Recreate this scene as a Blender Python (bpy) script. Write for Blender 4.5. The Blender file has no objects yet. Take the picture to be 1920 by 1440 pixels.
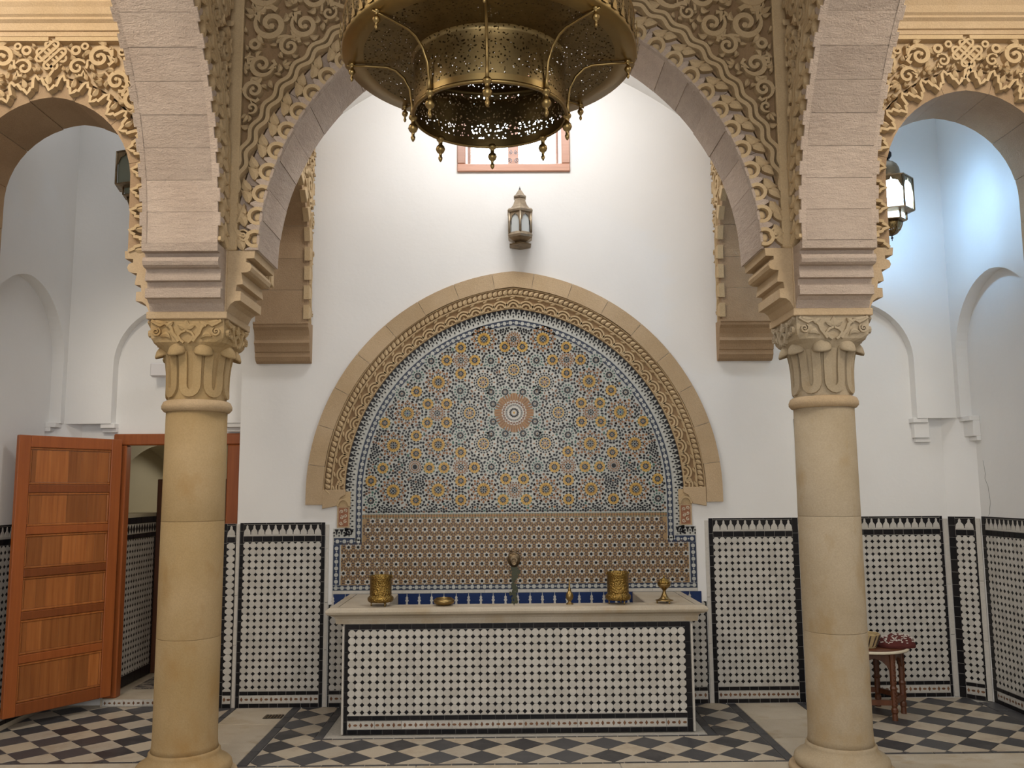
import bpy, bmesh, math, random
from math import sin, cos, pi, sqrt, atan2, hypot
from mathutils import Vector, Matrix

SC = bpy.context.scene
COL = SC.collection
R = math.radians

# ------------------------------------------------------------------ camera
TILT, ROLL, YAW, EYE = R(6.98), R(-0.437), R(0.6), Vector((-0.065, 0.0, 1.6))
cam_data = bpy.data.cameras.new('camera')
cam_data.sensor_fit = 'HORIZONTAL'
cam_data.sensor_width = 36.0
cam_data.lens = 36.0 * 1627.0 / 1920.0
cam_data.clip_start = 0.05
cam = bpy.data.objects.new('camera', cam_data)
COL.objects.link(cam)
_r = Vector((1, 0, 0)); _d = Vector((0, cos(TILT), sin(TILT))); _u = Vector((0, -sin(TILT), cos(TILT)))
_r2 = cos(ROLL) * _r + sin(ROLL) * _u
_u2 = -sin(ROLL) * _r + cos(ROLL) * _u
_Z = Matrix.Rotation(-YAW, 3, 'Z')
_r2, _u2, _d2 = _Z @ _r2, _Z @ _u2, _Z @ _d
cam.matrix_world = Matrix(((_r2.x, _u2.x, -_d2.x, EYE.x), (_r2.y, _u2.y, -_d2.y, EYE.y), (_r2.z, _u2.z, -_d2.z, EYE.z), (0, 0, 0, 1)))
SC.camera = cam

# ------------------------------------------------------------------ world, lights, exposure
SC.view_settings.view_transform = 'Standard'
SC.view_settings.look = 'None'
SC.view_settings.gamma = 1.0
SC.view_settings.use_curve_mapping = False
SC.view_settings.exposure = 0.0
W = bpy.data.worlds.new('sky'); SC.world = W; W.use_nodes = True
W.node_tree.nodes['Background'].inputs[0].default_value = (0.80, 0.88, 1.0, 1)
W.node_tree.nodes['Background'].inputs[1].default_value = 0.42

def area(name, loc, target, sx, sy, power, color):
    l = bpy.data.lights.new(name, 'AREA'); l.shape = 'RECTANGLE'; l.size = sx; l.size_y = sy
    l.energy = power; l.color = color
    o = bpy.data.objects.new(name, l); COL.objects.link(o); o.location = loc
    o.rotation_euler = (Vector(target) - Vector(loc)).to_track_quat('-Z', 'Y').to_euler()
    return o
area('assumed_daylight', (0.0, -2.2, 2.8), (0.0, 6.0, 2.4), 4.0, 2.4, 126, (1.0, 0.965, 0.925))  # assumed daylight from behind the viewer, put in as an unseen area lamp
area('aisle_fill', (-2.8, 2.4, 5.0), (-2.75, 5.4, 3.6), 0.9, 0.9, 66, (1.0, 0.90, 0.76))  # unseen lamp added to brighten the left side arch face
area('aisle_fill', (2.8, 2.4, 5.0), (2.75, 5.4, 3.6), 0.9, 0.9, 54, (1.0, 0.92, 0.80))  # matching lamp added out of view for the right side arch face
area('bay_fill', (-2.75, 6.1, 5.0), (-2.75, 6.1, 0), 1.0, 0.9, 5.5, (0.95, 0.97, 1.0))  # unseen fill lamp added to lift the left bay walls
area('bay_fill', (2.75, 6.1, 5.0), (2.75, 6.1, 0), 1.0, 0.9, 5.0, (0.62, 0.80, 1.0))  # unseen cool fill added to tint the right bay bluer
area('passage_fill', (-2.3, 8.6, 2.45), (-3.0, 7.5, 1.2), 0.5, 0.5, 9, (1.0, 0.95, 0.82))  # fill lamp added to brighten the dark passage
area('hall_fill', (-0.1, -0.6, 5.36), (-0.1, -0.4, 0), 2.4, 1.4, 22, (1.0, 0.97, 0.92))  # unseen ceiling lamp added for the chandelier gallery to reflect
area('vault_fill', (0.0, 5.62, 4.98), (0.0, 6.75, 2.9), 1.5, 0.4, 35, (1.0, 0.99, 0.98))  # added lamp, stands in for window light bounced off the vault

# ------------------------------------------------------------------ materials
MATS = {}
def _mat(name):
    m = bpy.data.materials.new(name); m.use_nodes = True
    n = m.node_tree.nodes; l = m.node_tree.links
    MATS[name] = m
    return m, n, l, n['Principled BSDF']
def N(n, t, **kw):
    x = n.new(t)
    for k, v in kw.items(): setattr(x, k, v)
    return x
def mixc(n, l, fac, a, b, mode='MIX'):
    x = n.new('ShaderNodeMix'); x.data_type = 'RGBA'; x.blend_type = mode
    for s, v in ((0, fac), (6, a), (7, b)):
        if hasattr(v, 'links'): l.new(v, x.inputs[s])
        elif isinstance(v, (tuple, list)): x.inputs[s].default_value = (*v[:3], 1)
        else: x.inputs[s].default_value = v
    return x.outputs[2]
def ramp(n, l, src, stops):
    r = n.new('ShaderNodeValToRGB'); e = r.color_ramp.elements
    while len(e) < len(stops): e.new(0.5)
    for i, (p, c) in enumerate(stops):
        e[i].position = p; e[i].color = (*c[:3], 1) if isinstance(c, (tuple, list)) else (c, c, c, 1)
    l.new(src, r.inputs[0]); return r.outputs[0]
def coords(n, l, scale=(1, 1, 1), kind='pos'):
    if kind == 'pos':
        src = n.new('ShaderNodeNewGeometry').outputs['Position']
    else:
        src = n.new('ShaderNodeTexCoord').outputs['Object']
    mp = n.new('ShaderNodeMapping'); mp.inputs['Scale'].default_value = scale
    l.new(src, mp.inputs[0]); return mp.outputs[0]
def noise(n, l, vec, scale, detail=4, rough=0.55):
    x = n.new('ShaderNodeTexNoise'); x.inputs['Scale'].default_value = scale
    x.inputs['Detail'].default_value = detail; x.inputs['Roughness'].default_value = rough
    l.new(vec, x.inputs['Vector']); return x.outputs['Fac']
def bump(n, l, bsdf, h, strength, dist):
    b = n.new('ShaderNodeBump'); b.inputs['Strength'].default_value = strength; b.inputs['Distance'].default_value = dist
    l.new(h, b.inputs['Height']); l.new(b.outputs[0], bsdf.inputs['Normal'])

def stone(name, c1, c2, var=0.12, strata=0.0, rough=0.9, bstr=0.6, stain=None):
    m, n, l, p = _mat(name)
    v = coords(n, l)
    big = noise(n, l, v, 2.3, 5)
    col = ramp(n, l, big, [(0.3, c1), (0.72, c2)])
    fine = noise(n, l, v, 120, 3)
    col = mixc(n, l, 0.35, col, ramp(n, l, fine, [(0.3, 0.62), (0.7, 1.0)]), 'MULTIPLY')
    if strata:
        vs = coords(n, l, (6, 6, 24))
        st = noise(n, l, vs, 1.6, 4, 0.7)
        col = mixc(n, l, strata, col, ramp(n, l, st, [(0.42, 0.72), (0.55, 1.0)]), 'MULTIPLY')
    oi = n.new('ShaderNodeObjectInfo')
    col = mixc(n, l, 1.0, col, ramp(n, l, oi.outputs['Random'], [(0.0, 1 - var), (1.0, 1.0)]), 'MULTIPLY')
    if stain:
        sv = coords(n, l, (1.5, 1.5, 0.9))
        sn = noise(n, l, sv, 3.1, 5, 0.6)
        col = mixc(n, l, ramp(n, l, sn, [(0.52, 0.0), (0.72, 0.8)]), col, stain)
    l.new(col, p.inputs['Base Color'])
    p.inputs['Roughness'].default_value = rough
    p.inputs['Specular IOR Level'].default_value = 0.25
    med = noise(n, l, v, 38, 6, 0.7)
    hs = n.new('ShaderNodeMath'); hs.operation = 'ADD'
    l.new(fine, hs.inputs[0]); l.new(med, hs.inputs[1])
    h = hs.outputs[0]
    if strata:
        a2 = n.new('ShaderNodeMath'); a2.operation = 'MULTIPLY_ADD'; a2.inputs[1].default_value = 2.0
        l.new(st, a2.inputs[0]); l.new(h, a2.inputs[2]); h = a2.outputs[0]
    bump(n, l, p, h, bstr, 0.004)
    return m
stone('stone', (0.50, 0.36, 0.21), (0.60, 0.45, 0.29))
stone('stone_carved', (0.50, 0.36, 0.20), (0.60, 0.45, 0.27), bstr=0.4)
stone('stone_ground_shaded', (0.30, 0.19, 0.10), (0.40, 0.27, 0.15), bstr=0.4)  # darker stone behind the carving: recess shade put into the colour
stone('stone_block', (0.50, 0.39, 0.31), (0.60, 0.485, 0.395), var=0.22, strata=0.22, bstr=1.0)
stone('stone_shaft', (0.42, 0.29, 0.135), (0.51, 0.37, 0.205), stain=(0.33, 0.20, 0.075), bstr=0.35)
stone('mortar', (0.60, 0.50, 0.40), (0.66, 0.56, 0.46), bstr=0.3)
stone('stone_shaft_pale', (0.43, 0.34, 0.22), (0.52, 0.43, 0.31), stain=(0.36, 0.25, 0.12), bstr=0.35)
stone('stone_dusky', (0.36, 0.24, 0.14), (0.48, 0.34, 0.21), var=0.15, bstr=0.7)
stone('slab_marble', (0.46, 0.39, 0.29), (0.60, 0.53, 0.43), stain=(0.38, 0.29, 0.18), rough=0.45, bstr=0.15)
stone('floor_slab', (0.48, 0.40, 0.29), (0.62, 0.55, 0.44), stain=(0.36, 0.27, 0.16), rough=0.5, bstr=0.15)

def plaster(name, c):
    m, n, l, p = _mat(name)
    v = coords(n, l)
    a = noise(n, l, v, 1.1, 4)
    col = ramp(n, l, a, [(0.3, tuple(x * 0.94 for x in c)), (0.7, c)])
    l.new(col, p.inputs['Base Color'])
    p.inputs['Roughness'].default_value = 0.85; p.inputs['Specular IOR Level'].default_value = 0.2
    bump(n, l, p, noise(n, l, v, 26, 5, 0.6), 0.25, 0.004)
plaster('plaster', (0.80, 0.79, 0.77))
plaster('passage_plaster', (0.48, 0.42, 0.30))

def glaze(name, c1, c2=None, rough=0.28, var=0.18, spec=0.28):
    m, n, l, p = _mat(name)
    v = coords(n, l)
    c2 = c2 or tuple(x * 0.8 for x in c1)
    geo = n.new('ShaderNodeNewGeometry'); oi = n.new('ShaderNodeObjectInfo')
    ad = n.new('ShaderNodeMath'); ad.operation = 'ADD'; l.new(geo.outputs['Random Per Island'], ad.inputs[0]); l.new(oi.outputs['Random'], ad.inputs[1])
    fr = n.new('ShaderNodeMath'); fr.operation = 'FRACT'; l.new(ad.outputs[0], fr.inputs[0])
    col = mixc(n, l, fr.outputs[0], c1, c2)
    col = mixc(n, l, var, col, ramp(n, l, noise(n, l, v, 60, 3), [(0.35, 0.5), (0.65, 1.0)]), 'MULTIPLY')
    l.new(col, p.inputs['Base Color'])
    p.inputs['Roughness'].default_value = rough; p.inputs['Specular IOR Level'].default_value = spec
    bump(n, l, p, noise(n, l, v, 30, 2), 0.12, 0.003)
glaze('tile_white', (0.59, 0.565, 0.515), (0.48, 0.455, 0.41))
glaze('tile_black', (0.008, 0.008, 0.010), (0.016, 0.014, 0.015), spec=0.2)
glaze('tile_brown', (0.13, 0.055, 0.028), (0.22, 0.11, 0.055))
glaze('tile_terracotta', (0.30, 0.135, 0.038), (0.22, 0.095, 0.03))
glaze('tile_blue', (0.010, 0.024, 0.095), (0.014, 0.034, 0.12))
glaze('tile_slate', (0.026, 0.040, 0.085), (0.035, 0.045, 0.075))
glaze('tile_yellow', (0.56, 0.34, 0.06), (0.46, 0.25, 0.04))
glaze('tile_tan', (0.40, 0.26, 0.11), (0.32, 0.21, 0.11))
glaze('tile_plum', (0.075, 0.05, 0.048), (0.13, 0.085, 0.065))
glaze('tile_green', (0.045, 0.13, 0.085), (0.03, 0.085, 0.08))
glaze('tile_pale', (0.52, 0.52, 0.48), (0.43, 0.44, 0.41))
glaze('grout', (0.46, 0.435, 0.39), (0.46, 0.435, 0.39), rough=0.9, var=0.3, spec=0.1)
glaze('listel', (0.58, 0.55, 0.50), (0.54, 0.51, 0.46), rough=0.4)

def marble(name, c1, c2, vein):
    m, n, l, p = _mat(name)
    v = coords(n, l)
    oi = n.new('ShaderNodeObjectInfo')
    col = mixc(n, l, oi.outputs['Random'], c1, c2)
    col = mixc(n, l, ramp(n, l, noise(n, l, v, 7, 8, 0.65), [(0.50, 0.0), (0.62, 0.55)]), col, vein)
    l.new(col, p.inputs['Base Color']); p.inputs['Roughness'].default_value = 0.42
    bump(n, l, p, noise(n, l, v, 14, 4), 0.1, 0.004)
marble('floor_dark', (0.030, 0.028, 0.030), (0.065, 0.065, 0.070), (0.09, 0.085, 0.085))
marble('floor_light', (0.50, 0.42, 0.31), (0.42, 0.37, 0.30), (0.34, 0.26, 0.18))

def metal(name, c, rough, patina=None, amt=0.4):
    m, n, l, p = _mat(name)
    v = coords(n, l)
    col = c
    if patina: col = mixc(n, l, ramp(n, l, noise(n, l, v, 22, 5), [(0.4, 0.0), (0.7, amt)]), c, patina)
    if isinstance(col, tuple): p.inputs['Base Color'].default_value = (*col, 1)
    else: l.new(col, p.inputs['Base Color'])
    p.inputs['Metallic'].default_value = 1.0; p.inputs['Roughness'].default_value = rough
    return m, n, l, p, v
metal('brass', (0.30, 0.21, 0.085), 0.33, (0.30, 0.18, 0.07))
m, n, l, p, v = metal('brass_embossed', (0.28, 0.18, 0.05), 0.36, (0.18, 0.10, 0.035))
vo = N(n, 'ShaderNodeTexVoronoi'); vo.inputs['Scale'].default_value = 95; l.new(v, vo.inputs['Vector'])
bump(n, l, p, vo.outputs['Distance'], 0.8, 0.006)
metal('bronze_old', (0.30, 0.22, 0.13), 0.45, (0.12, 0.09, 0.06), 0.8)
metal('tin_antique', (0.40, 0.33, 0.24), 0.5, (0.20, 0.15, 0.11), 0.7)
metal('iron', (0.05, 0.05, 0.055), 0.5)
# pierced brass sheet: holes really cut through by a leafy scroll pattern
m, n, l, p, v = metal('brass_pierced', (0.25, 0.18, 0.08), 0.38, (0.12, 0.08, 0.04))
w = N(n, 'ShaderNodeTexNoise'); w.inputs['Scale'].default_value = 22; l.new(v, w.inputs['Vector'])
wm = N(n, 'ShaderNodeVectorMath', operation='MULTIPLY_ADD'); wm.inputs[1].default_value = (0.03, 0.03, 0.03)
l.new(w.outputs['Color'], wm.inputs[0]); l.new(v, wm.inputs[2])
vo = N(n, 'ShaderNodeTexVoronoi'); vo.inputs['Scale'].default_value = 78; l.new(wm.outputs[0], vo.inputs['Vector'])
gt = N(n, 'ShaderNodeMath', operation='LESS_THAN'); gt.inputs[1].default_value = 0.29; l.new(vo.outputs['Distance'], gt.inputs[0])
iv = N(n, 'ShaderNodeMath', operation='SUBTRACT'); iv.inputs[0].default_value = 1.0; l.new(gt.outputs[0], iv.inputs[1])
l.new(iv.outputs[0], p.inputs['Alpha'])

def wood(name, c1, c2, scale=(26, 26, 1.2)):
    m, n, l, p = _mat(name)
    v = coords(n, l, scale)
    oi = n.new('ShaderNodeObjectInfo')
    g = noise(n, l, v, 1.5, 5, 0.6)
    col = ramp(n, l, g, [(0.3, c1), (0.7, c2)])
    col = mixc(n, l, 1.0, col, ramp(n, l, oi.outputs['Random'], [(0, 0.56), (1, 1.0)]), 'MULTIPLY')
    l.new(col, p.inputs['Base Color']); p.inputs['Roughness'].default_value = 0.38
    bump(n, l, p, g, 0.1, 0.003)
wood('door_wood', (0.29, 0.074, 0.015), (0.38, 0.105, 0.023))
wood('door_panel_wood', (0.33, 0.098, 0.020), (0.50, 0.175, 0.043))
wood('stool_wood', (0.09, 0.028, 0.010), (0.16, 0.054, 0.020))
wood('pink_frame', (0.48, 0.24, 0.16), (0.58, 0.31, 0.21), (3, 30, 30))

def plain(name, c, rough=0.6, emit=None, es=0):
    m, n, l, p = _mat(name)
    p.inputs['Base Color'].default_value = (*c, 1); p.inputs['Roughness'].default_value = rough
    if emit: p.inputs['Emission Color'].default_value = (*emit, 1); p.inputs['Emission Strength'].default_value = es
plain('straw', (0.50, 0.38, 0.20), 0.8)
plain('straw_dark', (0.05, 0.03, 0.02), 0.8)
plain('rag_red', (0.085, 0.014, 0.011), 0.9)
plain('rag_white', (0.62, 0.57, 0.52), 0.9)
plain('bone', (0.62, 0.55, 0.42), 0.5)
plain('box_white', (0.68, 0.66, 0.66), 0.5)
plain('algae', (0.055, 0.060, 0.028), 0.5)
plain('plaque_red', (0.30, 0.13, 0.07), 0.8)
plain('daylight_glass', (0.9, 0.95, 1.0), 0.1, (0.80, 0.90, 1.0), 9.0)
plain('lit_glass', (0.9, 0.95, 1.0), 0.2, (0.62, 0.82, 1.0), 5.0)
_t = MATS['lit_glass'].node_tree; _tr = _t.nodes.new('ShaderNodeBsdfTransparent'); _mx = _t.nodes.new('ShaderNodeMixShader'); _mx.inputs[0].default_value = 0.35
_o = [q for q in _t.nodes if q.type == 'OUTPUT_MATERIAL'][0]; _t.links.new(_tr.outputs[0], _mx.inputs[1]); _t.links.new(_t.nodes['Principled BSDF'].outputs[0], _mx.inputs[2]); _t.links.new(_mx.outputs[0], _o.inputs[0])
plain('frosted_glass', (0.50, 0.53, 0.53), 0.35)
plain('green_glass', (0.20, 0.22, 0.17), 0.25)
plain('dark_glass', (0.06, 0.05, 0.04), 0.2)
# doormat
m, n, l, p = _mat('rug'); v = coords(n, l); col = ramp(n, l, noise(n, l, v, 24, 2), [(0.42, (0.06, 0.05, 0.045)), (0.6, (0.24, 0.20, 0.16))]); l.new(col, p.inputs['Base Color']); p.inputs['Roughness'].default_value = 0.95

# ------------------------------------------------------------------ mesh helpers
class MB:
    """collects geometry; build() links it as ONE mesh object"""
    def __init__(s): s.v = []; s.f = []; s.m = []; s.sm = []; s.cur = 0; s.uv = None
    def add(s, verts, faces, smooth=False):
        b = len(s.v); s.v.extend(verts)
        for f in faces: s.f.append(tuple(b + i for i in f)); s.m.append(s.cur); s.sm.append(smooth)
        return b
    def box(s, x0, x1, y0, y1, z0, z1, F=None, bev=0.0):
        F = F or (lambda x, y, z: (x, y, z))
        if bev <= 0:
            P = [F(x, y, z) for z in (z0, z1) for y in (y0, y1) for x in (x0, x1)]
            s.add(P, [(0, 2, 3, 1), (4, 5, 7, 6), (0, 1, 5, 4), (2, 6, 7, 3), (0, 4, 6, 2), (1, 3, 7, 5)]); return
        b = min(bev, (x1 - x0) * .45, (y1 - y0) * .45, (z1 - z0) * .45)
        rings = [(z0, b), (z0 + b, 0), (z1 - b, 0), (z1, b)]
        P = []
        for z, i in rings:
            c = b if i == 0 else 0
            x_0, x_1, y_0, y_1 = x0 + i, x1 - i, y0 + i, y1 - i
            if i == 0: P += [F(x_0 + b, y_0, z), F(x_1 - b, y_0, z), F(x_1, y_0 + b, z), F(x_1, y_1 - b, z), F(x_1 - b, y_1, z), F(x_0 + b, y_1, z), F(x_0, y_1 - b, z), F(x_0, y_0 + b, z)]
            else: P += [F(x_0, y_0, z), F(x_1, y_0, z), F(x_1, y_0, z), F(x_1, y_1, z), F(x_1, y_1, z), F(x_0, y_1, z), F(x_0, y_1, z), F(x_0, y_0, z)]
        fs = [tuple(range(7, -1, -1)), tuple(range(24, 32))]
        for r in range(3):
            for i in range(8): fs.append((r * 8 + i, r * 8 + (i + 1) % 8, r * 8 + 8 + (i + 1) % 8, r * 8 + 8 + i))
        s.add(P, fs)
    def prism(s, pts, h0, h1, F, bev=0.0, side=True, back=False):
        """polygon pts (u,v) raised from n=h0 to n=h1; F maps (u,v,n) to space; bev insets the top towards the centroid"""
        n = len(pts)
        cx = sum(p[0] for p in pts) / n; cy = sum(p[1] for p in pts) / n
        if bev > 0:
            sc = []
            for u, v in pts:
                d = hypot(u - cx, v - cy) or 1e-6; k = max(0.0, 1 - bev / d); sc.append((cx + (u - cx) * k, cy + (v - cy) * k))
            P = [F(u, v, h0) for u, v in pts] + [F(u, v, h1 - bev * .7) for u, v in pts] + [F(u, v, h1) for u, v in sc]
            fs = [tuple(range(2 * n, 3 * n))] + [(r * n + i, r * n + (i + 1) % n, r * n + n + (i + 1) % n, r * n + n + i) for r in (0, 1) for i in range(n)]
        else:
            P = [F(u, v, h0) for u, v in pts] + [F(u, v, h1) for u, v in pts]
            fs = [tuple(range(n, 2 * n))]
            if side: fs += [(i, (i + 1) % n, n + (i + 1) % n, n + i) for i in range(n)]
        if back: fs.append(tuple(range(n - 1, -1, -1)))
        s.add(P, fs)
    def ribbon(s, pts, ws, h, F, h0=0.0, closed=False, top=0.72, dome=0.0):
        """a raised strap along pts (u,v) of half-width ws[i]"""
        n = len(pts)
        if not hasattr(ws, '__len__'): ws = [ws] * n
        P = []
        for i in range(n):
            a = pts[i - 1] if (i > 0 or closed) else pts[i]; b = pts[(i + 1) % n] if (i < n - 1 or closed) else pts[i]
            tx, ty = b[0] - a[0], b[1] - a[1]; d = hypot(tx, ty) or 1e-9; nx, ny = -ty / d, tx / d
            u, v = pts[i]; w = ws[i]
            for o, hh in ((-1, h0), (-top, h), (0, h + dome), (top, h), (1, h0)) if dome else ((-1, h0), (-top, h), (top, h), (1, h0)):
                P.append(F(u + nx * w * o, v + ny * w * o, hh))
        k = 5 if dome else 4
        fs = []
        for i in range(n if closed else n - 1):
            j = (i + 1) % n
            for q in range(k - 1): fs.append((i * k + q, j * k + q, j * k + q + 1, i * k + q + 1))
        if not closed:
            fs.append(tuple(range(k - 1, -1, -1))); fs.append(tuple((n - 1) * k + q for q in range(k)))
        s.add(P, fs)
    def lathe(s, prof, seg=24, F=None, a0=0.0, a1=2 * pi, smooth=True, sq=None):
        """prof: list of (r,z); revolved about the local z axis"""
        F = F or (lambda x, y, z: (x, y, z))
        full = abs(a1 - a0 - 2 * pi) < 1e-6
        m = seg if full else seg + 1
        P = [F(r * cos(a0 + (a1 - a0) * i / seg), r * sin(a0 + (a1 - a0) * i / seg), z) for r, z in prof for i in range(m)]
        fs = []
        for j in range(len(prof) - 1):
            for i in range(seg):
                k = (i + 1) % m; fs.append((j * m + i, j * m + k, j * m + m + k, j * m + m + i))
        b = s.add(P, fs, smooth)
        if full:
            if prof[0][0] > 1e-5: s.f.append(tuple(b + i for i in range(m - 1, -1, -1))); s.m.append(s.cur); s.sm.append(False)
            if prof[-1][0] > 1e-5: s.f.append(tuple(b + (len(prof) - 1) * m + i for i in range(m))); s.m.append(s.cur); s.sm.append(False)
    def tube(s, pts, r, seg=6, closed=False):
        pts = [Vector(p) for p in pts]; n = len(pts); P = []
        rs = r if hasattr(r, '__len__') else [r] * n
        for i in range(n):
            a = pts[i - 1] if (i > 0 or closed) else pts[i]; b = pts[(i + 1) % n] if (i < n - 1 or closed) else pts[i]
            t = (b - a).normalized()
            ref = Vector((0, 0, 1)) if abs(t.z) < 0.9 else Vector((0, 1, 0))
            e1 = t.cross(ref).normalized(); e2 = t.cross(e1)
            P += [tuple(pts[i] + rs[i] * (cos(2 * pi * k / seg) * e1 + sin(2 * pi * k / seg) * e2)) for k in range(seg)]
        fs = []
        for i in range(n if closed else n - 1):
            j = (i + 1) % n
            for k in range(seg): fs.append((i * seg + k, i * seg + (k + 1) % seg, j * seg + (k + 1) % seg, j * seg + k))
        if not closed: fs += [tuple(range(seg - 1, -1, -1)), tuple((n - 1) * seg + k for k in range(seg))]
        s.add(P, fs, True)
    def ball(s, c, rx, ry=None, rz=None, seg=8, rg=5, F=None):
        ry = ry or rx; rz = rz or rx
        pr = [(sin(pi * j / rg), -cos(pi * j / rg)) for j in range(rg + 1)]
        pr[0] = (1e-6, -1); pr[-1] = (1e-6, 1)
        G = F or (lambda x, y, z: (x, y, z))
        s.lathe(pr, seg, lambda x, y, z: G(c[0] + x * rx, c[1] + y * ry, c[2] + z * rz))
    def extrude(s, prof, path, closed=False, smooth=False):
        """prof: list of (a,b); path: list of functions (a,b)->point"""
        k = len(prof); P = [g(a, b) for g in path for a, b in prof]; n = len(path); fs = []
        for i in range(n if closed else n - 1):
            j = (i + 1) % n
            for q in range(k - 1): fs.append((i * k + q, j * k + q, j * k + q + 1, i * k + q + 1))
        s.add(P, fs, smooth)
        if not closed and k > 2: s.add([g(a, b) for g in (path[0],) for a, b in prof] + [path[-1](a, b) for a, b in prof], [tuple(range(k)), tuple(range(2 * k - 1, k - 1, -1))])
    def build(s, name, mats, parent=None, fix=True, loc=None):
        me = bpy.data.meshes.new(name); me.from_pydata([tuple(p) for p in s.v], [], s.f)
        if isinstance(mats, str): mats = [mats]
        for m in mats: me.materials.append(MATS[m])
        me.polygons.foreach_set('material_index', s.m); me.polygons.foreach_set('use_smooth', s.sm)
        if fix and len(s.f) < 60000:
            bm = bmesh.new(); bm.from_mesh(me)
            bmesh.ops.recalc_face_normals(bm, faces=bm.faces); bm.to_mesh(me); bm.free()
        me.update()
        o = bpy.data.objects.new(name, me); COL.objects.link(o)
        if parent is not None: o.parent = parent
        if loc: o.location = loc
        return o
def empty(name, loc=(0, 0, 0)):
    o = bpy.data.objects.new(name, None); COL.objects.link(o); o.location = loc; o.empty_display_size = 0.1
    return o
def thing(name, label, cat, loc=(0, 0, 0), group=None, kind=None):
    o = empty(name, loc); return tag(o, label, cat, group, kind)
def tag(o, label=None, cat=None, group=None, kind=None):
    if label: o['label'] = label
    if cat: o['category'] = cat
    if group: o['group'] = group
    if kind: o['kind'] = kind
    return o
def stuff(o): o['kind'] = 'stuff'; return o
def struct(o, label=None):
    o['kind'] = 'structure'
    if label: o['label'] = label
    return o
def inst(me, name, parent, mat):
    o = bpy.data.objects.new(name, me); COL.objects.link(o); o.parent = parent; o.matrix_local = mat; return o
def clip(poly, u0, u1, v0, v1):
    for ax, lim, sg in ((0, u0, 1), (0, u1, -1), (1, v0, 1), (1, v1, -1)):
        out = []
        for i in range(len(poly)):
            a, b = poly[i], poly[(i + 1) % len(poly)]
            da, db = (a[ax] - lim) * sg, (b[ax] - lim) * sg
            if da >= 0: out.append(a)
            if (da > 0 and db < 0) or (da < 0 and db > 0):
                t = da / (da - db); out.append((a[0] + (b[0] - a[0]) * t, a[1] + (b[1] - a[1]) * t))
        poly = out
        if len(poly) < 3: return []
    return poly
def parea(p): return abs(sum(p[i][0] * p[(i + 1) % len(p)][1] - p[(i + 1) % len(p)][0] * p[i][1] for i in range(len(p)))) / 2

def FY(Y): return lambda u, v, n: (u, Y - n, v)                # wall facing the camera
def FX(X, sg): return lambda u, v, n: (X + sg * n, u, v)       # wall facing +x (sg=1) or -x
def FZ(Z=0.0): return lambda u, v, n: (u, v, Z + n)

def pointed(cx, zc, e, rho, zb, n=28):
    """points of a two-centred arch from bottom left to bottom right: (x, z, outward nx, nz, length)"""
    out = []; t1 = math.acos(max(-1, min(1, e / rho)))
    half = []
    if zc - zb > 1e-6:
        k = max(2, int((zc - zb) / 0.05))
        for i in range(k): half.append((rho - e, zb + (zc - zb) * i / k, 1.0, 0.0))
    for i in range(n + 1):
        t = t1 * i / n; half.append((-e + rho * cos(t), zc + rho * sin(t), cos(t), sin(t)))
    L = [(-x, z, -a, b) for x, z, a, b in half] + [(x, z, a, b) for x, z, a, b in reversed(half[:-1])]
    s = 0.0
    for i, (x, z, a, b) in enumerate(L):
        if i: s += hypot(x - L[i - 1][0], z - L[i - 1][1])
        if x == 0 or abs(x) < 1e-9: a, b = 0.0, 1.0
        out.append((cx + x, z, a, b, s))
    return out
def along(P):
    """mapper (s, d) -> (u, v) along an arch polyline P, d outwards"""
    S = [p[4] for p in P]
    def g(s, d):
        s = max(S[0], min(S[-1], s)); lo, hi = 0, len(S) - 1
        while hi - lo > 1:
            md = (lo + hi) // 2
            if S[md] <= s: lo = md
            else: hi = md
        t = (s - S[lo]) / max(1e-9, S[hi] - S[lo])
        a, b = P[lo], P[hi]
        nx, nz = a[2] + (b[2] - a[2]) * t, a[3] + (b[3] - a[3]) * t; q = hypot(nx, nz) or 1
        return (a[0] + (b[0] - a[0]) * t + nx / q * d, a[1] + (b[1] - a[1]) * t + nz / q * d)
    return g, S[-1]
# ================================================================== SETTING
YW, YB, XR, XL = 6.75, 6.88, 3.60, -3.58       # middle back wall, bay back walls, side walls
CX0 = 0.02                                       # axis of the fountain niche
def wall_panel(mb, x0, x1, z0, z1, y0, y1, holes):
    """box wall facing the camera with rectangular holes (sorted, not overlapping in x)"""
    x = x0
    for hx0, hx1, hz0, hz1 in holes:
        if hx0 > x: mb.box(x, hx0, y0, y1, z0, z1)
        if hz0 > z0: mb.box(hx0, hx1, y0, y1, z0, hz0)
        if hz1 < z1: mb.box(hx0, hx1, y0, y1, hz1, z1)
        x = hx1
    if x < x1: mb.box(x, x1, y0, y1, z0, z1)
TOP = 5.4
mb = MB()
wall_panel(mb, -2.107, 2.202, -0.1, TOP, YW, 7.1, [(-0.345, 0.405, 4.215, 4.90)])
DX0, DX1, DZ1 = -3.03, -2.22, 1.985
wall_panel(mb, XL - 0.2, -2.107, -0.1, TOP, YB, 6.94, [(DX0, DX1, 0.055, DZ1)])
wall_panel(mb, 2.202, XR + 0.2, -0.1, TOP, YB, 7.1, [])
def arch_sheet(mb, c, half, zc, u0, u1, z0, z1, F, t):
    pts = [(u0, z0)]
    A = pointed(c, zc, 0.03, half + 0.03, z0, 14)
    pts = [(u0, z1), (u0, z0)] + [(p[0], p[1]) for p in A] + [(u1, z0), (u1, z1)]
    mb.prism(pts, 0.0, t, F)
ZL = 2.14
arch_sheet(mb, 2.75, 0.45, 2.60, 2.202, 3.51, ZL, TOP, FY(YB), 0.09)
arch_sheet(mb, -2.68, 0.45, 2.60, XL + 0.09, -2.107, ZL, TOP, FY(YB), 0.09)
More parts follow.
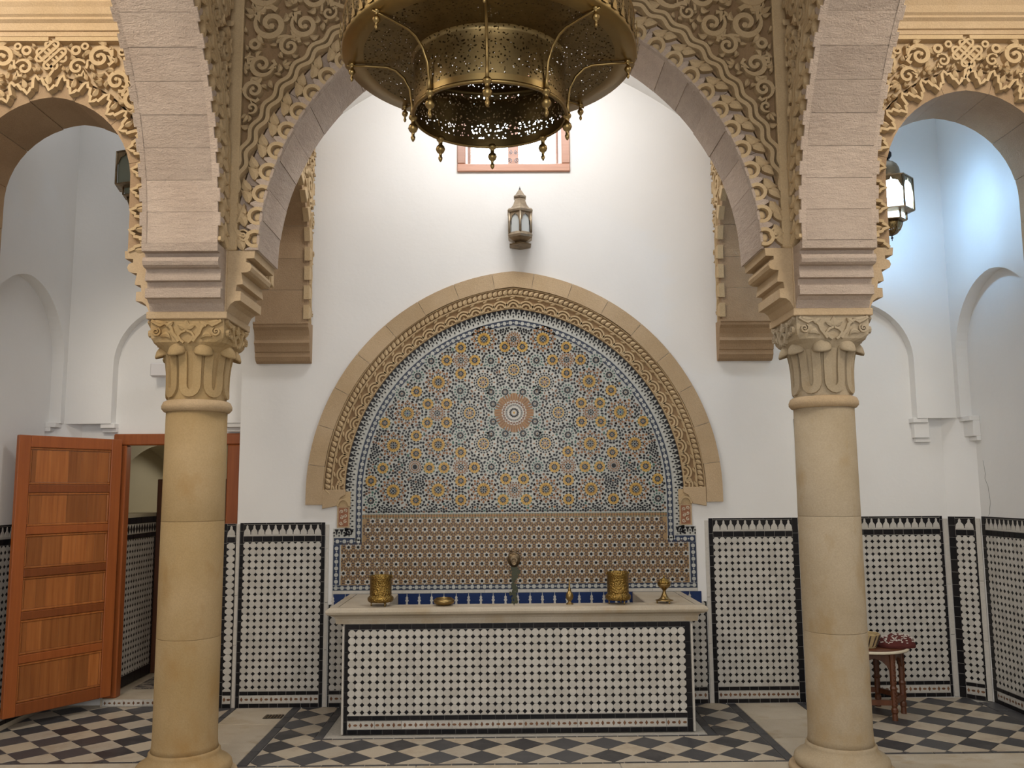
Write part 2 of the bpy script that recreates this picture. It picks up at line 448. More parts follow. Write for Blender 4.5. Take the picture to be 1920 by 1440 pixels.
wb = struct(mb.build('wall_back', 'plaster', fix=True))
mb = MB(); mb.box(XR, XR + 0.2, -3, 7.1, -0.1, TOP)
arch_sheet(mb, 6.19, 0.54, 2.62, 5.39, 6.79, ZL, TOP, FX(XR, -1), 0.09)
mb.prism([(3.428, YB), (XR, 6.70), (XR, YB)], 0.0, ZL, lambda u, v, n: (u, v, n))
wr = struct(mb.build('wall_right', 'plaster'))
mb = MB(); mb.box(XL - 0.2, XL, -3, 7.1, -0.1, TOP)
arch_sheet(mb, 6.20, 0.53, 2.62, 5.39, 6.79, ZL, TOP, FX(XL, 1), 0.09)
mb.prism([(-3.39, YB), (XL, 6.70), (XL, YB)], 0.0, ZL, lambda u, v, n: (u, v, n))
wl = struct(mb.build('wall_left', 'plaster'))
# little stepped corbels under the blind arch jambs
def jamb_corbel(parent, F, u0, u1, z, two=True, lean=0):
    mb = MB()
    for za, zb, dn in ((-.034, .004, .078), (-.153, -.034, .056), (-.187, -.153, .034)) if two else ((-.034, .004, .078), (-.066, -.034, .040)):
        mb.box(u0, u1, za + z, zb + z, 0.0, dn, F, 0.003); u0 += (.016 if lean > 0 else 0); u1 += (.016 if lean > 0 else -.012 * (lean < 0))
    mb.build('corbel', 'plaster', parent)
jamb_corbel(wb, FY(YB), 3.17, 3.29, ZL, True, 1); jamb_corbel(wr, FX(XR, -1), 6.62, 6.785, ZL, True, 0)
jamb_corbel(wb, FY(YB), -3.215, -3.105, ZL, False); jamb_corbel(wl, FX(XL, 1), 6.68, 6.785, ZL, False); jamb_corbel(wb, FY(YB), -2.24, -2.11, ZL, False)
# hairline crack on the right wall
mb = MB()
mb.ribbon([(6.62, 1.80), (6.60, 1.70), (6.61, 1.66), (6.575, 1.60), (6.56, 1.48), (6.575, 1.44), (6.58, 1.40), (6.60, 1.38)], [.0003, .0012, .0009, .0014, .0012, .0012, .0009, .0003], .0012, FX(XR, -1)); mb.build('crack', 'algae', wr)
# ceiling: flat slab over the hall, shallow barrel vault over the fountain bay
mb = MB(); mb.box(XL - 0.2, XR + 0.2, -3, 5.2, TOP, TOP + 0.15); mb.box(XL - 0.2, XR + 0.2, 5.2, 7.1, TOP + 0.02, TOP + 0.15)
vp = []
for i in range(33):
    x = -1.66 + 3.32 * i / 32; vp.append((x, 4.45 + 0.70 * max(0, 1 - (abs(x) / 1.6) ** 2)))
mb.extrude([(x, z) for x, z in vp] + [(1.66, TOP), (-1.66, TOP)], [lambda a, b: (a, 5.37, b), lambda a, b: (a, 6.76, b)])
struct(mb.build('ceiling', 'plaster'))

# passage behind the door: recessed blind arch in its side wall
mb = MB()
mb.box(-3.75, -3.40, 6.945, 9.2, 0.0, 2.6)
arc = [(7.95 + 1.77 * sin(R(a)), 0.26 + 1.77 * cos(R(a))) for a in range(-31, 32, 2)]
mb.prism([(6.945, 2.6), (6.945, 0.0), (9.2, 0.0), (9.2, 2.6)][:1] + [(6.945, 1.43)] + [(arc[0][0], 1.43)] + arc + [(arc[-1][0], 1.43), (9.2, 1.43), (9.2, 2.6)], 0, .27, lambda u, v, n: (-3.40 + n, u, v), 0, True, True)
mb.box(-3.40, -3.13, 6.945, 9.2, 0.0, 1.43)
mb.box(-3.4, -1.6, 9.2, 9.3, 0.0, 2.6); mb.box(-1.7, -1.6, 6.945, 9.2, 0.0, 2.6); mb.box(-3.75, -1.6, 6.945, 9.3, 2.6, 2.7)
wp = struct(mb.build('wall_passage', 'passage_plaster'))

# ------------------------------------------------------------------ floor
floor = MB(); floor.box(XL - 0.2, XR + 0.2, -3, 9.3, -0.12, -0.006)
floor = struct(floor.build('floor', 'grout'))
rng = random.Random(7)
def ftile(poly, name, mat, h=0.0, bev=0.002, z0=-0.006):
    if len(poly) < 3 or parea(poly) < 2e-4: return
    cx = sum(p[0] for p in poly) / len(poly); cy = sum(p[1] for p in poly) / len(poly)
    mb = MB(); mb.prism([(u - cx, v - cy) for u, v in poly], z0, h + rng.uniform(-0.0012, 0.0012), FZ(0), bev)
    mb.build(name, mat, floor, True, (cx, cy, 0))
def diamonds(ox, oy, d, x0, x1, y0, y1, cut=None):
    g = 0.0022
    for i in range(-40, 41):
        for j in range(-40, 41):
            for k in (0, 0.5):
                cx, cy = ox + (i + k) * d, oy + (j + k) * d
                if cx < x0 - d or cx > x1 + d or cy < y0 - d or cy > y1 + d: continue
                h = d / 2 - g
                p = clip([(cx - h, cy), (cx, cy - h), (cx + h, cy), (cx, cy + h)], x0, x1, y0, y1)
                if not p: continue
                if cut:
                    q = [c for c in cut(p) if c]
                else: q = [p]
                for c in q: ftile(c, 'floor_tile', 'floor_light' if k else 'floor_dark')
# middle: in front of the basin and down both sides
D = 0.262
FOX, FOY = 0.052, 5.75
diamonds(FOX, FOY, D, -1.585, 1.595, 5.365, 5.885)
diamonds(FOX, FOY, D, -1.585, -1.315, 5.888, YW)
diamonds(FOX, FOY, D, 1.325, 1.595, 5.888, YW)
# side bays
diamonds(-2.895 + 0.133, 6.19, 0.266, -3.50, -2.115, 5.47, 6.82)
diamonds(2.905, 6.32 - 0.133, 0.268, 2.175, 3.47, 5.49, 6.86)
def strips(x0, x1, y0, y1, name, mat, n, alongx, g=0.003):
    for i in range(n):
        a, b = i / n, (i + 1) / n
        if alongx: p = [(x0 + (x1 - x0) * a + g, y0), (x0 + (x1 - x0) * b - g, y0), (x0 + (x1 - x0) * b - g, y1), (x0 + (x1 - x0) * a + g, y1)]
        else: p = [(x0, y0 + (y1 - y0) * a + g), (x1, y0 + (y1 - y0) * a + g), (x1, y0 + (y1 - y0) * b - g), (x0, y0 + (y1 - y0) * b - g)]
        ftile(p, name, mat)
strips(-1.66, 1.66, 5.337, 5.360, 'border_strip', 'floor_dark', 26, True)
strips(-1.325, 1.335, 5.890, 5.912, 'border_strip', 'floor_dark', 20, True)
strips(-1.650, -1.592, 5.365, YW, 'border_strip', 'floor_dark', 5, False)
strips(1.602, 1.660, 5.365, YW, 'border_strip', 'floor_dark', 5, False)
strips(-1.310, -1.258, 5.915, YW, 'border_strip', 'floor_dark', 4, False)
strips(1.268, 1.320, 5.915, YW, 'border_strip', 'floor_dark', 4, False)
strips(-2.112, -2.072, 5.365, YW, 'border_strip', 'floor_dark', 5, False)
strips(2.130, 2.170, 5.365, YW, 'border_strip', 'floor_dark', 5, False)
strips(XL, -2.118, 5.435, 5.465, 'border_strip', 'floor_dark', 8, True)
strips(2.178, XR, 5.455, 5.485, 'border_strip', 'floor_dark', 8, True)
strips(-2.068, -1.655, 5.365, YW, 'paving_slab', 'floor_slab', 3, False)
strips(1.665, 2.126, 5.365, YW, 'paving_slab', 'floor_slab', 3, False)
ftile([(XL, 5.47), (-3.505, 5.47), (-3.505, 6.82), (XL, 6.82)], 'paving_slab', 'floor_slab')
ftile([(XL, 6.823), (-2.118, 6.823), (-2.118, YB), (XL, YB)], 'paving_slab', 'floor_slab')
strips(3.475, XR, 5.49, 6.7, 'border_strip', 'floor_dark', 5, False)
y = 5.333
for k, dy in enumerate((0.62, 0.7, 0.8, 0.9)):
    n = 6; off = 0.3 * (k % 2)
    xs = [XL] + [XL + off + (XR - XL) * (i + .5) / n for i in range(n)] + [XR]
    for a, b in zip(xs, xs[1:]):
        ftile([(a + .003, y - dy + .003), (b - .003, y - dy + .003), (b - .003, y), (a + .003, y)], 'paving_slab', 'floor_slab')
    y -= dy
ftile([(XL, 5.337), (-1.665, 5.337), (-1.665, 5.360), (-2.118, 5.432), (XL, 5.432)], 'paving_slab', 'floor_slab')
ftile([(1.665, 5.337), (XR, 5.337), (XR, 5.452), (2.178, 5.452), (1.665, 5.36)], 'paving_slab', 'floor_slab')

# ================================================================== CARVING
_hj = random.Random(1)
def spiral(mb, F, c, r, a0, sg, h, turns=1.35, w=0.2, h0=0.0):
    h *= _hj.uniform(.93, 1.03)
    n = max(12, int(26 * turns)) if r > 0.04 else 14
    pts, ws = [], []
    for i in range(n + 1):
        t = i / n; a = a0 + sg * turns * 2 * pi * t; q = r * (0.84 - 0.70 * t)
        pts.append((c[0] + q * cos(a), c[1] + q * sin(a))); ws.append(r * w * (1 - 0.45 * t) * min(1, 0.35 + 3 * t))
    mb.ribbon(pts, ws, h, F, h0)
    e = pts[-1]; k = r * 0.17
    mb.prism([(e[0] + k * cos(b * pi / 3), e[1] + k * sin(b * pi / 3)) for b in range(6)], h0, h * 1.1, F, k * .3)
def leaf(mb, F, a, b, w, h, bend=0.0, h0=0.0):
    """almond leaf from a to b with a raised midrib"""
    h *= _hj.uniform(.93, 1.03)
    n = 6; L = []; Rr = []
    dx, dy = b[0] - a[0], b[1] - a[1]; q = hypot(dx, dy) or 1e-6; nx, ny = -dy / q, dx / q
    for i in range(n + 1):
        t = i / n; o = bend * sin(pi * t) * q; ww = w * (sin(pi * t ** 0.8)) ** 0.9
        mx, my = a[0] + dx * t + nx * o, a[1] + dy * t + ny * o
        L.append((mx + nx * ww, my + ny * ww)); Rr.append((mx - nx * ww, my - ny * ww))
    pts = L[:1] + L[1:-1] + L[-1:] + Rr[-2:0:-1]
    m = len(pts); P = [F(u, v, h0) for u, v in pts] + [F(u, v, h * .85) for u, v in pts]
    mid = [(a[0] + dx * i / n + nx * bend * sin(pi * i / n) * q, a[1] + dy * i / n + ny * bend * sin(pi * i / n) * q) for i in range(n + 1)]
    P += [F(u, v, h * 1.12) for u, v in mid]
    fs = [(i, (i + 1) % m, m + (i + 1) % m, m + i) for i in range(m)]
    for i in range(n):
        l0, l1 = m + i, m + i + 1
        r0, r1 = m + (m - i) % m, m + (m - i - 1) % m
        fs.append((l0, l1, 2 * m + i + 1, 2 * m + i)); fs.append((r1, r0, 2 * m + i, 2 * m + i + 1))
    mb.add(P, fs)
def pack(rnd, seeds, room, box, radii, tries):
    """greedy circle packing: room(x, z) is the free distance to the edge of the field"""
    C = list(seeds)
    for r in radii:
        for _ in range(tries):
            x, z = rnd.uniform(box[0], box[1]), rnd.uniform(box[2], box[3])
            if room(x, z) < r * 0.93: continue
            if all(hypot(x - c[0], z - c[1]) > (r + c[2]) * 0.97 for c in C): C.append((x, z, r))
    return C
def foliage(mb, F, C, h, rnd, big=0.045):
    """scrolls with leaf lobes in the large circles, palmettes and buds in the small ones, stems between neighbours"""
    for i, (x, z, r) in enumerate(C):
        nb = sorted((hypot(x - c[0], z - c[1]) - r - c[2], c) for c in C if c[:2] != (x, z))[:3]
        a0 = atan2(nb[0][1][1] - z, nb[0][1][0] - x) if nb else 0
        sg = 1 if (i % 2) else -1
        pol = lambda a, q: (x + q * cos(a), z + q * sin(a))
        if r >= big:
            spiral(mb, F, (x, z), r * 1.06, a0, sg, h, 1.4 if r > .07 else 1.15, 0.25)
            for da, q0, q1, ww, bn in ((1.3, .80, 1.22, .22, .3), (2.6, .74, 1.16, .20, .3), (3.9, .66, 1.05, .17, .25)):
                leaf(mb, F, pol(a0 + sg * da, r * q0), pol(a0 + sg * (da + .62), r * q1), r * ww, h * rnd.uniform(.8, 1.0), -sg * bn)
            for g, c in nb[:2]:
                b = atan2(c[1] - z, c[0] - x); d = hypot(c[0] - x, c[1] - z)
                m = ((x + c[0]) / 2 - (c[1] - z) / d * r * .22 * sg, (z + c[1]) / 2 + (c[0] - x) / d * r * .22 * sg)
                mb.ribbon([pol(b - sg * .6, r * .86), pol(b - sg * .25, r * 1.0), m, (c[0] - (c[0] - x) / d * c[2] * .6, c[1] - (c[1] - z) / d * c[2] * .6)], [r * .20, r * .19, r * .16, r * .10], h * rnd.uniform(.86, .96), F)
        elif r >= 0.026:
            if i % 4 == 0:
                mb.ribbon([pol(t * pi / 6, r * .66) for t in range(12)], r * .36, h, F, closed=True)
            elif i % 4 == 1:
                spiral(mb, F, (x, z), r * 1.1, a0, sg, h, 1.05, .30)
            else:
                b = a0 + pi
                for da, q in ((0, 1.15), (.95, 1.0), (-.95, 1.0)):
                    leaf(mb, F, pol(a0, r * .75), pol(b + da, r * q), r * .40, h * (1 - .1 * abs(da)), .18 * (1 if da > 0 else -1 if da < 0 else 0))
        else:
            b = a0 + pi / 2
            leaf(mb, F, pol(b, -r * 1.3), pol(b, r * 1.3), r * .70, h * .9, .12 * sg)
def scallop_border(mb, G, L, F, h, p=0.135, s0=0.0):
    """ring cusps on the arch edge, a chain of paired leaves and a double wavy fillet above them"""
    n = int((L - 2 * s0) / p); p = (L - 2 * s0) / n
    for k in range(n):
        s = s0 + (k + .5) * p; e = s0 + k * p
        mb.ribbon([G(s + .044 * cos(a), .022 + .050 * sin(a)) for a in [R(-22 + 224 * q / 12) for q in range(13)]], .0145, h, F)
        mb.prism([G(s + .027 * cos(a), .026 + .024 * sin(a)) for a in [q * pi / 4 for q in range(8)]], 0, h * .45, F, .008)
        mb.cur = 1; mb.prism([G(e - .038, -.002), G(e + .038, -.002), G(e + .030, .026), G(e + .006, .078), G(e - .006, .078), G(e - .030, .026)], 0, h * .97, F, .004); mb.cur = 0
        leaf(mb, F, G(s - p * .50, .082), G(s - p * .02, .150), .026, h, -.14)
        leaf(mb, F, G(s + p * .02, .090), G(s + p * .46, .150), .026, h, .16)
        leaf(mb, F, G(s - p * .10, .086), G(s + p * .12, .108), .010, h * .8)
    mb.cur = 1; mb.ribbon([G(L * i / (n * 3), .007) for i in range(n * 3 + 1)], .008, h * .62, F, top=.97); mb.cur = 0
    m = n * 10
    for d0, am, w in ((.176, .013, .0165), (.216, .012, .0150)):
        mb.ribbon([G(s0 + (L - 2 * s0) * i / m, d0 + am * cos(2 * pi * i / 10)) for i in range(m + 1)], w, h, F)
def zigzag_border(mb, G, L, F, h, p=0.118):
    n = int(L / p); p = L / n; pts = []
    for k in range(n):
        for fs, d in ((0, .012), (.14, .03), (.20, .045), (.30, .042), (.38, .095), (.50, .112), (.60, .085), (.72, .088), (.80, .05), (.90, .045)):
            pts.append(G((k + fs) * p, d + .012))
    pts.append(G(L, .024))
    mb.ribbon(pts, .0125, h, F)
    for k in range(n):
        leaf(mb, F, G((k + .97) * p, .06), G((k + .97) * p, .125), .016, h)
def knot(mb, F, cx, cz, a, b, h, w):
    """four interlaced loops, two slanting each way"""
    mb.prism([(cx + .085 * cos(t * pi / 6), cz + .075 * sin(t * pi / 6)) for t in range(12)], 0, h * .5, F)
    for q, ang in enumerate((45, -45)):
        ca, sa = cos(R(ang)), sin(R(ang))
        for o in (-.034, .034):
            P = []
            for t in range(24):
                u = 2 * pi * t / 24; ex = .056 if cos(u) > 0 else -.056
                P.append((ex + .026 * cos(u), o + .022 * sin(u)))
            mb.ribbon([(cx + u * ca - v * sa, cz + u * sa + v * ca) for u, v in P], w, h * (1.0 - .05 * (2 * q + (o > 0))), F, closed=True)

# ================================================================== ARCHES
YF, YR = 4.935, 5.385
XP = {-1: -1.885, 1: 1.855}
RH = 0.044
def voussoirs(parent, P, n, d0, d1, F3, a, b, mat='stone_block', rnd=rng):
    """separate blocks along arch polyline P between depths a and b; F3(u, v, n)"""
    G, L = along(P)
    for k in range(n):
        s0, s1 = L * k / n + .0013, L * (k + 1) / n - .0013
        j = rnd.uniform(-.0035, .0035); m = 4
        ins = [G(s0 + (s1 - s0) * i / m, d0 + j) for i in range(m + 1)]
        out = [G(s1 - (s1 - s0) * i / m, d1) for i in range(m + 1)]
        mb = MB(); pts = ins + out
        mb.prism(pts, a, b, F3, 0.0, True, True)
        mb.build('voussoir', mat, parent)
    mb = MB(); q = [G(L * i / 60, d0 + .0055) for i in range(61)] + [G(L * (60 - i) / 60, d0 + .03) for i in range(61)]
    mb.prism(q, a + .004, b - .004, F3, 0.0, True, True); mb.build('mortar', 'mortar', parent)
def arch_body(P, d, u0, u1, zt, F, a, b):
    mb = MB(); G, L = along(P)
    ring = [G(L * i / 60, d) for i in range(61)]
    ring[0] = (ring[0][0], P[0][1]); ring[-1] = (ring[-1][0], P[-1][1])
    mb.prism([(u0, zt), (u0, P[0][1])] + ring + [(u1, P[0][1]), (u1, zt)], a, b, F, 0, True, True)
    return mb

# --- great arch over the fountain
t = thing('stone_arch', 'great carved stone arch spanning between the two columns before the fountain', 'arch', (0, 5.16, 3.0), kind='thing')
cxa = (XP[-1] + XP[1]) / 2
def off(o):     # children modelled in world space: undo the thing's location
    for c in o.children:
        if Vector(c.location).length < 1e-9: c.location = -Vector(o.location)
PA = pointed(cxa, 3.0, 0.10, 1.573, 3.0, 30)
arch_body(PA, 0.16, XP[-1] + 0.225, XP[1] - 0.225, TOP, FY(YR), 0.012, YR - YF - RH).build('arch_wall', 'stone_ground_shaded', t)
voussoirs(t, PA, 25, 0.0, 0.15, FY(YR), 0.0, YR - YF - RH + .001)
G, L = along(PA)
mb = MB(); F = FY(YF + RH)
scallop_border(mb, G, L, F, RH, 0.134)
stuff(mb.build('carved_border', ['stone_carved', 'stone_block'], t))
rnd = random.Random(11)
def dist_arch(P, x, z):
    """distance to the arch curve, negative inside the opening"""
    d = min(hypot(x - p[0], z - p[1]) for p in P)
    ins = False; Q = [(p[0], p[1]) for p in P]; Q = [(Q[0][0], 0)] + Q + [(Q[-1][0], 0)]
    for i in range(len(Q)):
        a, b = Q[i - 1], Q[i]
        if (a[1] > z) != (b[1] > z) and x < a[0] + (z - a[1]) / (b[1] - a[1]) * (b[0] - a[0]): ins = not ins
    return -d if ins else d
def room_c(x, z):
    return min(x - (XP[-1] + 0.265), 4.78 - z, -0.02 - x, dist_arch(PA, x, z) - 0.235)
seeds = [(-1.53, 3.46, .055), (-1.50, 3.66, .075), (-1.42, 3.90, .10), (-1.50, 4.14, .085), (-1.24, 4.22, .115), (-1.45, 4.40, .11), (-1.02, 4.44, .10), (-1.20, 4.58, .09)]
seeds = [c for c in seeds if room_c(c[0], c[1]) > c[2] * .75]
CC = pack(rnd, seeds, room_c, (-1.62, -0.02, 3.05, 4.78), (.115, .092, .072, .054, .040, .030, .022, .016), 1600)
for sg in (-1, 1):
    mb = MB()
    FF = F if sg < 0 else (lambda u, v, n: (2 * cxa - u, YF + RH - n, v))
    foliage(mb, FF, CC, RH, random.Random(5))
    # curl ends and leaf just above the springer
    spiral(mb, FF, (cxa - 1.56, 3.085), .045, 2.2, -1, RH, 1.5, .22)
    leaf(mb, FF, (cxa - 1.60, 3.16), (cxa - 1.56, 3.28), .022, RH)
    stuff(mb.build('carved_spandrel', 'stone_carved', t))
    # upright fillet in the corner of the bay
    mb = MB(); x = XP[sg] - sg * 0.188
    mb.box(min(x, x - sg * .085), max(x, x - sg * .085), YF - .004, YF + RH + .01, 3.0, TOP, None, .008)
    mb.build('corner_fillet', 'stone_carved', t)
off(t)

CORB = [(.006, 2.650), (.022, 2.682), (.046, 2.700), (.080, 2.703), (.080, 2.757), (.050, 2.759), (.056, 2.797), (.090, 2.800), (.090, 2.812), (.080, 2.868), (.112, 2.871), (.130, 2.880), (.139, 2.900), (.130, 2.924), (.106, 2.932), (.106, 2.953), (.152, 2.955), (.157, 3.0)]
# --- side arches, cornices and the plaster above
for sg in (-1, 1):
    side = 'left' if sg < 0 else 'right'
    t = thing('stone_arch', f'narrow carved stone arch between the {side} column and the {side} wall, under a moulded cornice', 'arch', (sg * 2.75, 5.16, 3.0), kind='thing')
    xc = XP[sg] + sg * 0.225; xo = XL if sg < 0 else XR
    c = sg * 2.755
    hs = abs(c - xc) - 0.155
    PS = pointed(c, 3.44, 0.03, hs + 0.03, 3.0, 20)
    arch_body(PS, 0.13, min(xc, xo), max(xc, xo), 4.335, FY(YR), 0.010, YR - YF - RH).build('arch_wall', 'stone', t)
    voussoirs(t, PS, 9, 0.0, 0.12, FY(YR), 0.0, YR - YF - RH - .004, 'stone_dusky')
    G, L = along(PS); mb = MB(); F = FY(YF + RH)
    zigzag_border(mb, G, L, F, RH)
    stuff(mb.build('carved_border', 'stone_carved', t))
    PSr = pointed(2.755, 3.44, 0.03, hs + 0.03, 3.0, 20)
    def room_s(x, z):
        return min(x - 2.13, 2.755 - x - .01, 4.285 - z, dist_arch(PSr, x, z) - 0.13)
    seeds = [(2.755 - .29, 4.19, .082), (2.755 - .50, 4.15, .070)]
    C2 = pack(random.Random(3), seeds, lambda x, z: min(room_s(x, z), hypot(x - 2.755, z - 4.2) - .10), (2.1, 2.755, 3.0, 4.3), (.075, .06, .046, .034, .026, .018, .014), 900)
    for m in (-1, 1):
        mb = MB()
        foliage(mb, (lambda u, v, n, m=m: (c + m * (2.755 - u), YF + RH - n, v)), C2, RH, rnd, .038)
        stuff(mb.build('carved_spandrel', 'stone_carved', t))
    mb = MB(); knot(mb, F, c, 4.205, 0, 0, RH, .0105)
    mb.ribbon([(c, 4.14), (c + .02, 4.11), (c, 4.08), (c - .02, 4.05), (c, 4.02)], .012, RH, F)
    mb.ribbon([(xc if sg > 0 else xo, 4.305), (c - .02 if sg > 0 else c - .02, 4.305)], .018, RH, F)
    mb.ribbon([(c + .02, 4.305), (xo if sg > 0 else xc, 4.305)], .018, RH, F)
    stuff(mb.build('carved_knot', 'stone_carved', t))
    # wall corbel that carries the outer end of the arch
    mb = MB(); bo = abs(xo) - abs(c) - hs - .157
    mb.extrude([(0, 2.60), (bo * .4, 2.60), (bo * .7, 2.634)] + [(bo + o, z) for o, z in CORB] + [(0, 3.0)], [lambda o, z: (xo - sg * o, YF + .01, z), lambda o, z: (xo - sg * o, YR - .01, z)])
    mb.build('corbel', 'stone', t)
    off(t)
    mb = MB()
    prof = [(0.0, 4.335), (.020, 4.335), (.020, 4.362), (.032, 4.366), (.036, 4.41), (.055, 4.425), (.052, 4.44), (.066, 4.452), (.078, 4.49), (.094, 4.515), (.094, 4.535), (.0, 4.545)]
    a, b = min(xc, xo), max(xc, xo)
    mb.extrude(prof, [lambda o, z: (a, YF + RH - o, z), lambda o, z: (b, YF + RH - o, z)])
    struct(mb.build('trim_1' if sg < 0 else 'trim_2', 'stone'))
    mb = MB(); mb.box(a, b, YF + RH + .01, YR - .01, 4.335, TOP)
    struct(mb.build('wall_aisle_' + side, 'plaster'))

# --- arches that spring towards the viewer
for sg in (-1, 1):
    side = 'left' if sg < 0 else 'right'
    t = thing('stone_arch', f'tall stone arch springing forward from the {side} column towards the viewer, plain banded underside', 'arch', (XP[sg], 3.28, 3.0), kind='thing')
    PN = pointed(3.28, 3.0, 0.06, 1.50 + 0.06, 3.0, 30)
    Fn = lambda u, v, n, sg=sg: (XP[sg] - 0.222 + n, u, v)
    arch_body(PN, 0.16, 1.55, YF + RH + .02, TOP, Fn, 0.03, 0.415).build('arch_wall', 'stone_ground_shaded', t)
    voussoirs(t, PN, 27, 0.0, 0.15, Fn, 0.034, 0.410)
    G, L = along(PN)
    for face in (-1, 1):
        FF = (lambda u, v, n, sg=sg, face=face: (XP[sg] + face * (0.186 + n), u, v))
        mb = MB(); scallop_border(mb, G, L, FF, RH, 0.134); stuff(mb.build('carved_border', ['stone_carved', 'stone_block'], t))
    FF = (lambda u, v, n, sg=sg: (XP[sg] - sg * (0.186 + n), u, v))
    mb = MB()
    CN = [(YF - (c[0] - (XP[-1] + .225)), c[1], c[2]) for c in CC if c[1] < 4.7]
    CN = [c for c in CN if dist_arch(PN, c[0], c[1]) > c[2] * .9 + .21]
    foliage(mb, FF, CN, RH, rnd); stuff(mb.build('carved_spandrel', 'stone_carved', t))
    off(t)

# --- arches that run back to the fountain wall, on wall corbels
XB = {-1: -1.775, 1: 1.835}
for sg in (-1, 1):
    side = 'left' if sg < 0 else 'right'
    t = thing('stone_arch', f'small stone arch running back from the {side} column to a corbel on the white wall', 'arch', (XB[sg], 6.07, 2.6), kind='thing')
    PB = pointed(6.068, 3.44, 0.02, 0.53 + 0.02, 2.9, 20)
    Fb = lambda u, v, n, sg=sg: (XB[sg] - 0.21 + n, u, v)
    arch_body(PB, 0.12, YR, YW, 4.55, Fb, 0.028, 0.392).build('arch_wall', 'stone_dusky', t)
    voussoirs(t, PB, 11, 0.0, 0.115, Fb, 0.012, 0.408, 'stone_dusky')
    G, L = along(PB)
    FF = (lambda u, v, n, sg=sg: (XB[sg] - sg * (0.174 + n), u, v))
    mb = MB(); n = 18
    for k in range(n):   # toothed scallops on the edge
        s = (k + .5) * L / n; w = L / n * .36
        mb.prism([G(s - w, -.012), G(s + w, -.012), G(s + w * .8, .05), G(s - w * .8, .05)], 0, RH * 1.05, FF, .006)
    mb.ribbon([G(L * i / 80, .075 + .008 * sin(i * pi / 2)) for i in range(81)], .012, RH, FF)
    stuff(mb.build('carved_border', 'stone_carved', t))
    def room_b(y, z): return min(y - YR - .02, YW - .012 - y, 4.5 - z, z - 2.93, dist_arch(PB, y, z) - .09)
    CB = pack(random.Random(9), [], room_b, (YR, YW, 2.9, 4.5), (.12, .095, .07, .05, .036, .026, .018), 900)
    mb = MB(); foliage(mb, FF, CB, RH, rnd, .035)
    stuff(mb.build('carved_spandrel', 'stone_carved', t))
    # corbel on the wall
    mb = MB()
    prof = [(0, 2.60), (.02, 2.595), (.055, 2.61), (.07, 2.635), (.075, 2.64), (.075, 2.675), (.085, 2.68), (.095, 2.72), (.115, 2.745), (.105, 2.77), (.108, 2.80), (.125, 2.84), (.152, 2.862), (.152, 2.882), (.162, 2.886), (.162, 2.902), (0, 2.902)]
    mb.extrude(prof, [lambda o, z: (XB[sg] - .213, YW - o, z), lambda o, z: (XB[sg] + .213, YW - o, z)])
    mb.build('corbel', 'stone_dusky', t)
    off(t)
